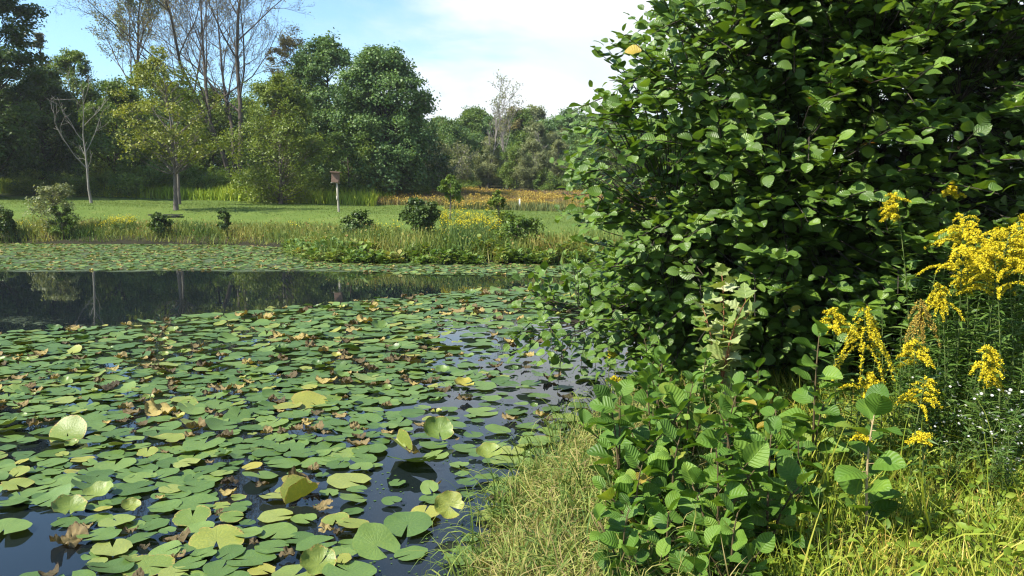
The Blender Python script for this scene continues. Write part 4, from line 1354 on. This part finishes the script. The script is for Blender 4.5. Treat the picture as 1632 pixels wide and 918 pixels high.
mb = MB()
P = near_region(85000, 0.3, 4.2, 1.7, 8.2, lambda x, y, s: (s > 0.02) & (x > 0.24 * y - 0.3) & (rng.uniform(0, 1, len(x)) < np.where(y < 4.4, 1.0, .45)))
h = rng.uniform(0.07, 0.22, len(P)) * (1 + .4 * wob(P[:, 0], P[:, 1], .3))
rn = np.clip(0.22 + 0.62 * rng.uniform(0, 1, len(P)) ** 1.2 + 0.18 * wob(P[:, 0], P[:, 1], .5, 4) + (rng.uniform(0, 1, len(P)) < .08) * .3, 0, 1)
scatter_blades(mb, P, np.clip(h, .06, .4), GB, rn, 0, 0.35, 1.0)
# taller arching blades
Q = near_region(420, 0.5, 3.6, 2.0, 4.6, lambda x, y, s: (s > 0.2) & (x > 0.36 * y - .05))
scatter_blades(mb, Q, rng.uniform(.3, .6, len(Q)), GB, np.clip(rng.uniform(.25, .8, len(Q)), 0, 1), 0, .35, 0.9)
# small herb leaves in the turf
Q = near_region(9000, 0.3, 3.8, 1.9, 5.6, lambda x, y, s: (s > 0.1) & (x > 0.3 * y - .1))
Q = Q + np.stack([0 * Q[:, 0], 0 * Q[:, 0], rng.uniform(.04, .16, len(Q))], 1)
d = nrm(np.stack([rng.normal(0, 1, len(Q)), rng.normal(0, 1, len(Q)), rng.uniform(-.1, .8, len(Q))], 1))
inst_var(mb, BROAD, frames(d, rng.normal(0, .5, (len(Q), 3)) + [0, 0, 1]) * (rng.uniform(.02, .055, len(Q)))[:, None, None], Q, rng.uniform(0, .6, len(Q)))
tag(mb.build("turf_grass", M['grass']), "bright green grass and small herbs on the near bank at right", "grass", kind="stuff")

mb = MB()
P = near_region(34000, -0.5, 1.75, 2.2, 7.6, lambda x, y, s: (s > -0.02) & (x < 0.27 * y + .05 + .12 * wob(x, y, .3)) & (rng.uniform(0, 1, len(x)) < 1 - .85 * sst(4.7, 5.5, y)))
h = rng.uniform(0.08, 0.26, len(P)) * (1 + .35 * wob(P[:, 0], P[:, 1], .3))
P[:, 2] += rng.uniform(-.02, .10, len(P)) * sst(0, .4, sdist(P[:, 0], P[:, 1]))
rn = np.clip(rng.uniform(0, .9, len(P)) + .34 * wob(P[:, 0], P[:, 1], .28, 1), 0, 1)
k = wob(P[:, 0], P[:, 1], .16, 5) > -.55
P, h, rn = P[k], h[k], rn[k]
scatter_blades(mb, P, np.clip(h * 1.25, .08, .45), GCURL, rn, 0, .65, 1.0)
Q = near_region(16000, -0.45, 1.75, 2.2, 7.6, lambda x, y, s: (s > -0.02) & (x < 0.27 * y + .05 + .12 * wob(x, y, .3)) & (wob(x, y, .25, 7) > -.45) & (y < 5.1))
Q[:, 2] += rng.uniform(.06, .22, len(Q)) * sst(0, .4, sdist(Q[:, 0], Q[:, 1]))
scatter_blades(mb, Q, rng.uniform(.08, .24, len(Q)), GCURL, np.clip(rng.uniform(.1, 1, len(Q)), 0, 1), 0, 1.6, .9)
# blades arching out over the water
k = 260
t = rng.uniform(0, 1, k)
ed = np.array([(-.26, 2.8), (-0.18, 3.78), (0.02, 4.71), (0.46, 6.1), (1.0, 7.2)])
Q = np.stack([np.interp(t * 4, np.arange(5), ed[:, 0]), np.interp(t * 4, np.arange(5), ed[:, 1]), np.full(k, .03)], 1) + rng.normal(0, .05, (k, 3)) * [1, 1, .2]
az = rng.normal(PI * .5, .7, k)
scatter_blades(mb, Q, rng.uniform(.2, .5, k), GCURL, rng.uniform(.15, .5, k), 0, .2, 1.2, az=az)
tag(mb.build("tussock_grass", M['mound']), "tangled yellow and tan grass tussock hanging over the pond edge", "grass", kind="stuff")

# ------------------------------------------------------------------ lily pads
PADM = {
    'green': pad_mat("green_lily_pad", [(0.0, (0.052, 0.102, 0.024)), (0.4, (0.085, 0.150, 0.036)), (0.75, (0.125, 0.192, 0.046)), (1.0, (0.19, 0.23, 0.060))], (0.19, 0.17, 0.045), 0.18, rough=0.42),
    'yellow': pad_mat("yellow_lily_pad", [(0.0, (0.10, 0.16, 0.032)), (0.5, (0.17, 0.21, 0.042)), (1.0, (0.27, 0.25, 0.045))], (0.34, 0.26, 0.07), 0.36, rough=0.45),
    'brown': pad_mat("brown_lily_pad", [(0.0, (0.030, 0.021, 0.010)), (0.45, (0.085, 0.062, 0.027)), (0.75, (0.17, 0.130, 0.055)), (1.0, (0.26, 0.21, 0.07))], (0.06, 0.036, 0.018), 0.35, rough=0.75),
}


def pad_shape(kind, seed, na=38, nr=4):
    r_ = np.random.default_rng(seed)
    no = math.radians(r_.uniform(5, 16))
    th = np.linspace(no, 2 * PI - no, na)
    ra = np.linspace(0, 1, nr + 1)[1:]
    el = r_.uniform(1.0, 1.2)
    rim = 1 + 0.025 * np.sin(3 * th + r_.uniform(0, 6)) + 0.02 * np.sin(7 * th + r_.uniform(0, 6)) + r_.normal(0, 0.010, na)
    for _k in range(int(r_.integers(0, 4))):
        rim = rim - r_.uniform(.04, .18) * np.exp(-((th - r_.uniform(.4, 5.9)) / r_.uniform(.06, .16)) ** 2)
    lobe = 1 - 0.10 * np.exp(-((th - no) / .35) ** 2) - 0.10 * np.exp(-((2 * PI - no - th) / .35) ** 2)
    T, R = np.meshgrid(th, ra)
    rr = R * (1 + (rim * lobe - 1) * R)
    x = rr * np.sin(T)
    y = -rr * np.cos(T) * el
    z = np.zeros_like(x)
    p1, p2, p3 = r_.uniform(0, 6, 3)
    if kind == 'flat':
        z = 0.036 * R ** 2 * np.sin(2 * T + p1) + 0.022 * R ** 3 * np.sin(5 * T + p2) + 0.05 * R ** 2 + 0.05 * R * np.exp(-((T - np.where(np.sin(p3) > 0, no, 2 * PI - no)) / .6) ** 2) * max(0, np.sin(p2))
    elif kind == 'wavy':
        z = 0.10 * R ** 2.5 * np.maximum(0, np.sin(T + p1)) + 0.035 * R ** 3 * np.sin(4 * T + p2)
    elif kind == 'lift':
        a = p1
        s = x * math.cos(a) + y * math.sin(a)
        q = np.maximum(s + 0.15, 0)
        z = 0.34 * q ** 1.7 + 0.03 * R ** 3 * np.sin(5 * T + p2)
    elif kind == 'fold':
        an = r_.uniform(.45, .95)
        z = np.abs(x) * math.tan(an) * .9 + 0.04 * R ** 3 * np.sin(5 * T + p2)
        x = x * math.cos(an)
    elif kind == 'cup':
        z = 0.38 * R ** 2 * (0.7 + .5 * np.sin(T + p1)) + 0.06 * R ** 3 * np.sin(6 * T + p2)
        x, y = x * (1 - .25 * R), y * (1 - .25 * R)
    elif kind == 'curl':
        an = r_.uniform(.9, 1.5)
        s = x * math.cos(p1) + y * math.sin(p1)
        w = -x * math.sin(p1) + y * math.cos(p1)
        rad = 1.0 / an
        xs = rad * np.sin(s / rad)
        z = rad * (1 - np.cos(s / rad)) * r_.uniform(.5, .85) + 0.10 * np.sin(w * 6 + s * 4 + p2) + 0.07 * np.sin(w * 11 - s * 9 + p3)
        w = w * (0.62 + .1 * np.sin(s * 5 + p3))
        x = xs * math.cos(p1) - w * math.sin(p1)
        y = xs * math.sin(p1) + w * math.cos(p1)
        z = z + r_.normal(0, .018, z.shape)
    V = np.concatenate([[[0, 0, z[0].mean() * .4]], np.stack([x.ravel(), y.ravel(), z.ravel()], 1)])
    i = np.arange(na - 1)
    tri = np.stack([np.zeros(na - 1, int), 1 + i, 2 + i], 1)
    ii = (np.arange(nr - 1)[:, None] * na + i[None] + 1).ravel()
    quad = np.stack([ii, ii + na, ii + na + 1, ii + 1], 1)
    uv = np.concatenate([[[0, 0]], np.stack([T.ravel() / (2 * PI), R.ravel()], 1)])
    return V, tri, quad, uv


SHAPES = {}
_sd = 500
for kind, cnt in (('flat', 16), ('wavy', 8), ('lift', 7), ('fold', 5), ('cup', 5), ('curl', 9)):
    SHAPES[kind] = [pad_shape(kind, _sd + i) for i in range(cnt)]
    _sd += 20
SMALL = {k_: [pad_shape(k_, 700 + i, 11, 1 if k_ == 'flat' else 2) for i in range(4)] for k_ in ('flat', 'lift', 'wavy', 'curl')}
MESHES = {}


def pad_mesh(kind, i, colr):
    key = (kind, i, colr)
    if key not in MESHES:
        V, tri, quad, uv = SHAPES[kind][i]
        b_ = MB()
        b_.add(V, (tri, quad), rng.uniform(.25, .75), uv)
        o = b_.build("lily_pad", PADM[colr], link=False)
        MESHES[key] = o.data
        bpy.data.objects.remove(o)
    return MESHES[key]


def inpoly(x, y, poly):
    c = np.zeros(np.shape(x), bool)
    n = len(poly)
    for i in range(n):
        (x1, y1), (x2, y2) = poly[i], poly[(i + 1) % n]
        k = ((y1 > y) != (y2 > y)) & (x < x1 + (y - y1) * (x2 - x1) / ((y2 - y1) or 1e-9))
        c ^= k
    return c


OPEN = [(-900, 431), (0, 431), (520, 431), (640, 437), (860, 441), (960, 446), (880, 457), (760, 464), (640, 474), (540, 484), (430, 494), (330, 503), (240, 514), (120, 524), (0, 531), (-900, 545)]
THIN = [([(-60, 805), (60, 815), (135, 850), (150, 918), (-60, 930)], .10), ([(-50, 690), (80, 690), (90, 720), (-50, 735)], .45), ([(590, 735), (770, 715), (800, 1000), (560, 1000), (560, 850)], .38),
        ([(640, 640), (860, 610), (860, 700), (760, 740), (620, 720)], .55), ([(850, 505), (1100, 500), (1100, 700), (860, 660), (800, 600)], .42), ([(370, 735), (560, 745), (560, 850), (400, 850)], .62), ([(690, 525), (850, 520), (830, 600), (700, 590)], .6),
        ([(150, 520), (420, 510), (430, 580), (150, 590)], .8)]


def density(px, py):
    d = np.full(np.shape(px), 1.0)
    for poly, v in THIN:
        d = np.where(inpoly(px, py, poly), v, d)
    d = np.where(inpoly(px, py, OPEN), 0.0, d)
    return d


pads = []
cell = 0.36
grid = {}
N = 60000
cy = 1.0 / rng.uniform(1 / 17.6, 1 / 3.2, N)
cy = np.concatenate([cy, rng.uniform(5, 17.6, 30000)])
cx = rng.uniform(-0.75, 0.42, len(cy)) * cy
ppx, ppy, dep = project(np.stack([cx, cy, np.zeros(len(cy))], 1))
sd_ = sdist(cx, cy)
den = density(ppx, ppy)
siz = np.clip(rng.normal(0.097, 0.024, len(cy)), 0.045, 0.145) * (1 + 0.28 * sst(6.5, 11, cy))
ok = (sd_ < -0.05) & (den > 0)
for i in np.nonzero(ok)[0]:
    r0 = siz[i]
    f = (0.66 if cy[i] > 7 else 0.71) if den[i] > .9 else (0.72 / den[i] ** 0.75)
    gx_, gy_ = int(cx[i] // cell), int(cy[i] // cell)
    good = True
    rg = 1 if f < 1.0 else 2
    for a in range(gx_ - rg, gx_ + rg + 1):
        for b_ in range(gy_ - rg, gy_ + rg + 1):
            for (x2, y2, r2, _) in grid.get((a, b_), ()):
                if (x2 - cx[i]) ** 2 + (y2 - cy[i]) ** 2 < (f * (r0 + r2)) ** 2:
                    good = False
                    break
            if not good:
                break
        if not good:
            break
    if good:
        grid.setdefault((gx_, gy_), []).append((cx[i], cy[i], r0, den[i]))
        pads.append((cx[i], cy[i], r0))
pads = np.array(pads)

# the distinctive leaves, each a thing of its own: px, py, kind, variant, colour, diameter in px, yaw, tilt toward (x, y), height, label
HERO = [
    (700, 688, 'cup', 0, 'yellow', 66, 0.2, (0.5, 0.0), 0.07, "big pale green lily pad tilted up to show its notch"),
    (655, 735, 'lift', 1, 'green', 78, 1.2, (-0.35, 0.2), 0.05, "dark green pad lifted on edge over open water below the tilted pale pad"),
    (644, 712, 'fold', 1, 'yellow', 44, 0.7, (0.5, -.2), 0.05, "yellow-green pad folded upright left of the tilted pale pad"),
    (782, 722, 'cup', 2, 'yellow', 58, 2.0, (0.45, -0.2), 0.12, "bright yellow raised pad at the upper left of the tussock"),
    (716, 806, 'cup', 1, 'yellow', 66, 1.0, (0.95, 0.15), 0.11, "orange-edged yellow pad standing upright against the grass"),
    (676, 818, 'wavy', 2, 'yellow', 56, 3.0, (0.1, -0.1), 0.02, "yellow and brown pad lying under the upright orange-edged pad"),
    (684, 777, 'flat', 3, 'green', 30, 0.5, (0.5, 0.0), 0.05, "small bright round pad tilted towards the bank over clear water"),
    (345, 862, 'wavy', 1, 'yellow', 88, 0.3, (0.22, 0.1), 0.03, "large yellow-green pad with a torn notch and brown rim at lower left"),
    (480, 772, 'curl', 2, 'brown', 66, 0.6, (0.2, 0.4), 0.04, "twisted dark brown dead leaf behind a curled yellow-green pad"),
    (480, 795, 'fold', 2, 'yellow', 62, -0.9, (0.1, -.3), 0.02, "yellow-green pad with one half curled up below the twisted brown leaf"),
    (170, 617, 'curl', 0, 'brown', 46, 0.1, (0, 0), 0.05, "rounded brown curled leaf with a second leaf beneath it"),
    (254, 655, 'curl', 4, 'brown', 68, 1.1, (0.1, 0.2), 0.04, "wide crumpled brown leaf cluster amid green pads"),
    (520, 607, 'curl', 5, 'brown', 40, 2.1, (0, 0), 0.04, "small brown crumpled leaf standing in the middle of the pads"),
    (108, 690, 'lift', 3, 'yellow', 56, 0.4, (0.4, 0.1), 0.04, "yellow pad raised behind a dark green lifted pad at left"),
    (90, 702, 'lift', 5, 'green', 56, 2.4, (-0.5, 0.1), 0.04, "dark green pad tipped on edge in front of the raised yellow pad"),
    (110, 862, 'curl', 6, 'brown', 74, 0.2, (0.0, 0.1), 0.02, "rotten brown and yellow leaf lying half sunk at the lower left"),
    (235, 902, 'wavy', 4, 'yellow', 84, 1.4, (0.05, 0), 0.02, "ragged brown-edged pad at the bottom left of the picture"),
    (508, 900, 'cup', 3, 'yellow', 78, 2.7, (0.2, 0.1), 0.02, "yellow-green pad with a torn brown rim at the bottom of the picture"),
    (495, 640, 'wavy', 3, 'yellow', 56, 0.9, (0.3, 0.2), 0.03, "pale yellow wavy pad in the middle of the pond"),
    (740, 612, 'cup', 4, 'yellow', 42, 1.9, (0.4, 0.1), 0.05, "yellow cupped pad beyond the tilted pale pad"),
    (565, 680, 'curl', 7, 'brown', 24, 0.9, (0.6, 0.2), 0.05, "little brown curled leaf standing upright on clear water"),
    (880, 603, 'curl', 1, 'brown', 40, 0.3, (0.0, 0.0), 0.03, "folded brown leaf on the bright water left of the saplings"),
    (902, 633, 'curl', 3, 'brown', 36, 0.2, (0.0, 0.0), 0.02, "lone brown curled leaf nearest the bank on the bright water"),
    (535, 828, 'wavy', 5, 'yellow', 46, 0.2, (0.05, 0.0), 0.012, "star-shaped tattered yellow leaf floating on dark water"),
    (600, 870, 'lift', 2, 'green', 74, 0.9, (0.15, 0.1), 0.02, "green pad with a raised shadowed flap near the bottom of the picture"),
    (350, 818, 'curl', 8, 'brown', 22, 2.2, (0.3, 0.1), 0.03, "tiny brown curled leaf on open water above the torn yellow-green pad"),
]
hx = []
for px, py, kind, i, colr, dpx, yaw, tl, hz, label in HERO:
    c = at_z(px, py, hz)
    sc = dpx / 2 / FPX * c[1]
    o = bpy.data.objects.new("lily_pad" if colr != 'brown' else "dead_leaf", pad_mesh(kind, i, colr))
    COL.objects.link(o)
    o.location = tuple(c)
    o.rotation_mode = 'ZYX'
    o.rotation_euler = (tl[0], tl[1], yaw)
    o.scale = (sc, sc, sc)
    tag(o, label, "lily pad" if colr != 'brown' else "dead leaf")
    hx.append((c[0], c[1], sc, kind))
hx_ = np.array([h_[:3] for h_ in hx])
keep = np.ones(len(pads), bool)
for (x_, y_, s_, k_) in hx:
    keep &= np.hypot(pads[:, 0] - x_, pads[:, 1] - y_) > (0.55 * s_ + (0.35 * pads[:, 2]))
pads = pads[keep]

ppx, ppy, dep = project(np.stack([pads[:, 0], pads[:, 1], np.zeros(len(pads))], 1))
vis = (ppx > -40) & (ppx < 1080) & (ppy < 950)
order = np.argsort(np.where(vis, -pads[:, 2] / dep ** 1.5, 1))
KIND = {}
LBL = {'green_flat': ("flat round green lily pad floating among the others on the pond", "flat green lily pads"),
       'green_lift': ("green lily pad with one side lifted out of the water", "lifted green lily pads"),
       'yellow': ("yellowing lily pad with a curling wavy rim among the green pads", "yellowing lily pads"),
       'brown': ("curled brown dead lily leaf among the green pads", "dead brown lily leaves")}
mbs = {'green': MB(), 'yellow': MB(), 'brown': MB()}
cl = wob(pads[:, 0], pads[:, 1], 0.7, 6)
n_ind = 0
for rank, i in enumerate(order):
    x_, y_, s_ = pads[i]
    q = rng.uniform()
    dead = np.clip(0.145 + 0.15 * cl[i], 0.025, .4) * (1.35 if y_ > 6 else .8)
    if q < dead:
        cat_, kind, colr = 'brown', 'curl', 'brown'
        s_ *= rng.uniform(.6, 1.0)
    elif q < dead + 0.11:
        cat_, kind, colr = 'yellow', ('wavy', 'cup', 'lift', 'wavy', 'wavy')[rng.integers(0, 5)], 'yellow'
        s_ *= rng.uniform(.62, .9)
    elif q < dead + 0.11 + (0.15 if y_ < 6.5 else .20):
        cat_, kind, colr = 'green_lift', ('lift', 'wavy', 'wavy', 'lift', 'wavy', 'cup')[rng.integers(0, 6)], 'green'
    else:
        cat_, kind, colr = 'green_flat', 'flat', 'green'
    v = int(rng.integers(0, len(SHAPES[kind])))
    z_ = 0.006 + 0.02 * rng.uniform() + (0.012 if kind != 'flat' else 0)
    t1, t2 = (rng.normal(0, .035, 2) if kind == 'flat' else rng.normal(0, .08, 2))
    yaw = rng.uniform(0, 2 * PI)
    if vis[i] and n_ind < 300 - len(HERO):
        n_ind += 1
        o = bpy.data.objects.new("lily_pad" if colr != 'brown' else "dead_leaf", pad_mesh(kind, v, colr))
        COL.objects.link(o)
        o.location = (x_, y_, z_)
        o.rotation_euler = (t1, t2, yaw)
        o.scale = (s_, s_, s_)
        tag(o, LBL[cat_][0], "lily pad" if colr != 'brown' else "dead leaf", LBL[cat_][1])
    else:
        V, tri, quad, uv = SHAPES[kind][v]
        cz, sz = math.cos(yaw), math.sin(yaw)
        R = np.array([[cz, -sz, 0], [sz, cz, 0], [0, 0, 1]]) @ np.array([[1, 0, 0], [0, 1, -t1], [0, t1, 1]]) @ np.array([[1, 0, t2], [0, 1, 0], [-t2, 0, 1]])
        mbs[colr].add(V @ R.T * s_ + np.array([x_, y_, z_]), (tri, quad), rng.uniform(0.05, .95), uv)
# pads of the far strip
n = 60000
fx, fy = rng.uniform(-26, 6, n), rng.uniform(17.5, 33.5, n)
fp, fq, _ = project(np.stack([fx, fy, fx * 0], 1))
k = (sdist(fx, fy) < 0.0) & ~inpoly(fp, fq, OPEN) & (rng.uniform(0, 1, n) < np.where(fx > -6, .9, .75) * (0.62 + .5 * wob(fx, fy * 1.6, 1.3, 3)))
fx, fy = fx[k], fy[k]
for x_, y_ in zip(fx, fy):
    s_ = rng.uniform(.04, .10)
    q = rng.uniform()
    colr, kind = ('green', 'flat') if q < .50 else (('green', 'lift') if q < .68 else (('yellow', 'wavy') if q < .90 else ('brown', 'curl')))
    V, tri, quad, uv = SMALL[kind][int(rng.integers(0, 4))]
    a = rng.uniform(0, 6.28)
    t1, t2 = rng.normal(0, .05, 2)
    cz, sz = math.cos(a), math.sin(a)
    R = np.array([[cz, -sz, t2], [sz, cz, -t1], [-t2, t1, 1]])
    mbs[colr].add(V @ R.T * s_ + np.array([x_, y_, .012]), (tri, quad), rng.uniform(0.2, 1), uv)
tag(mbs['green'].build("floating_pads", PADM['green']), "dense carpet of small green lily pads farther out on the pond", "lily pads", kind="stuff")
tag(mbs['yellow'].build("floating_yellow_pads", PADM['yellow']), "scattered yellowing pads in the carpet farther out on the pond", "lily pads", kind="stuff")
tag(mbs['brown'].build("floating_dead_leaves", PADM['brown']), "scattered brown dead leaves in the carpet farther out on the pond", "dead leaves", kind="stuff")

# duckweed specks on the open water near the bank
mb = MB()
n = 16000
sx_, sy_ = rng.uniform(-4.5, 1.5, n), rng.uniform(3.4, 10.5, n)
k = (sdist(sx_, sy_) < -0.02) & (wob(sx_, sy_, .35, 2) + 0.9 * sst(-2.0, 0.5, sx_ - .12 * sy_) > rng.uniform(.1, 1.1, n))
sx_, sy_ = sx_[k], sy_[k]
P = np.stack([sx_, sy_, np.full(len(sx_), .0035)], 1)
a = rng.uniform(0, 2 * PI, len(P))
inst(mb, RHOMB[0], frames(np.stack([np.cos(a), np.sin(a), 0 * a], 1), np.tile([0, 0, 1.0], (len(P), 1))) * (rng.uniform(.008, .026, len(P)))[:, None, None] * np.array([1, 1, .1]), P, rng.uniform(0, .45, len(P)))
tag(mb.build("duckweed", M['marsh']), "tiny dark duckweed specks on the open water near the bank", "duckweed", kind="stuff")

# ------------------------------------------------------------------ light, sky, haze
SUN_EL, SUN_AZ = math.radians(48), math.radians(24)      # azimuth: left, a little behind the camera
sdir = np.array([-math.cos(SUN_AZ) * math.cos(SUN_EL), -math.sin(SUN_AZ) * math.cos(SUN_EL), math.sin(SUN_EL)])
ld = bpy.data.lights.new("sun", 'SUN')
ld.energy = 5.0
ld.angle = math.radians(0.53)
ld.color = (1.0, 0.94, 0.80)
lo = bpy.data.objects.new("sun", ld)
COL.objects.link(lo)
from mathutils import Vector
lo.rotation_euler = Vector((-sdir[0], -sdir[1], -sdir[2])).to_track_quat('-Z', 'Y').to_euler()
lo.location = (-40, -10, 60)

w = bpy.data.worlds.new("World")
scene.world = w
w.use_nodes = True
nt = w.node_tree
nt.nodes.clear()
g = NT(nt)
sky = g.n('ShaderNodeTexSky', sky_type='NISHITA')
sky.sun_disc = False
sky.sun_elevation = SUN_EL
sky.sun_rotation = math.atan2(sdir[0], sdir[1])
sky.altitude = 200
sky.air_density = 1.0
sky.dust_density = 0.6
sky.ozone_density = 1.2
tc = g.n('ShaderNodeTexCoord')
sx = g.n('ShaderNodeSeparateXYZ')
g.l(tc.outputs['Generated'], sx.inputs[0])
# flat cloud layer: project the direction on a plane overhead
zz = g.math('MAXIMUM', sx.outputs[2], 0.03)
cv = g.n('ShaderNodeCombineXYZ')
g.l(g.math('DIVIDE', sx.outputs[0], g.math('ADD', zz, 0.12)), cv.inputs[0])
g.l(g.math('DIVIDE', sx.outputs[1], g.math('ADD', zz, 0.12)), cv.inputs[1])
mp = g.n('ShaderNodeMapping')
mp.inputs['Location'].default_value = (2.3, 0.6, 0)
mp.inputs['Rotation'].default_value = (0, 0, 0.5)
mp.inputs['Scale'].default_value = (0.8, 0.42, 1)
g.l(cv.outputs[0], mp.inputs[0])
n1 = g.noise(mp.outputs[0], 1.3, 7, 0.58, 0.5)
bias = g.smooth(g.math('SUBTRACT', sx.outputs[0], g.math('MULTIPLY', sx.outputs[2], 0.75)), -0.42, 0.02)
lowb = g.math('SUBTRACT', 1.0, g.smooth(sx.outputs[2], 0.30, 0.52))
cf = g.math('ADD', n1, g.math('SUBTRACT', g.math('MULTIPLY', g.math('MULTIPLY', bias, lowb), 0.52), 0.10))
cloud = g.math('ADD', g.math('MULTIPLY', g.smooth(cf, 0.38, 0.80), 0.86), g.math('MULTIPLY', lowb, 0.08))
ccol = g.mixc(g.smooth(n1, 0.35, 0.65), (4.2, 4.55, 4.8), (5.3, 5.4, 5.45))
skyc = g.mixc(1.0, sky.outputs[0], (0.80, 1.06, 1.16), 'MULTIPLY')
col = g.mixc(cloud, skyc, ccol)
bg = g.n('ShaderNodeBackground')
bg.inputs[1].default_value = 0.098
g.l(col, bg.inputs[0])
wo = g.n('ShaderNodeOutputWorld')
g.l(bg.outputs[0], wo.inputs[0])

m, nt = nodes_of("haze")
g = NT(nt)
v_ = g.n('ShaderNodeVolumePrincipled')
v_.inputs['Color'].default_value = (0.80, 0.88, 0.95, 1)
v_.inputs['Density'].default_value = 0.0003
v_.inputs['Anisotropy'].default_value = 0.2
o_ = g.n('ShaderNodeOutputMaterial')
g.l(v_.outputs[0], o_.inputs['Volume'])
hb = MB()
hv = np.array([(x_, y_, z_) for z_ in (-3, 45) for x_, y_ in ((-460, -45), (460, -45), (460, 710), (-460, 710))], float)
hb.add(hv, np.array([[3, 2, 1, 0], [4, 5, 6, 7], [0, 1, 5, 4], [1, 2, 6, 5], [2, 3, 7, 6], [3, 0, 4, 7]]))
tag(hb.build("haze", m, smooth=False), "thin pale haze in the air over the pond and hillside", "haze", kind="stuff")
scene.cycles.volume_bounces = 0

scene.view_settings.view_transform = 'Standard'
scene.view_settings.look = 'None'
scene.view_settings.exposure = 1.22
scene.view_settings.gamma = 1
scene.cycles.max_bounces = 8
scene.cycles.transparent_max_bounces = 8
scene.cycles.use_denoising = True
scene.cycles.denoiser = 'OPENIMAGEDENOISE'
scene.cycles.denoising_input_passes = 'RGB_ALBEDO_NORMAL'
scene.cycles.sample_clamp_indirect = 6
scene.cycles.filter_width = 1.2
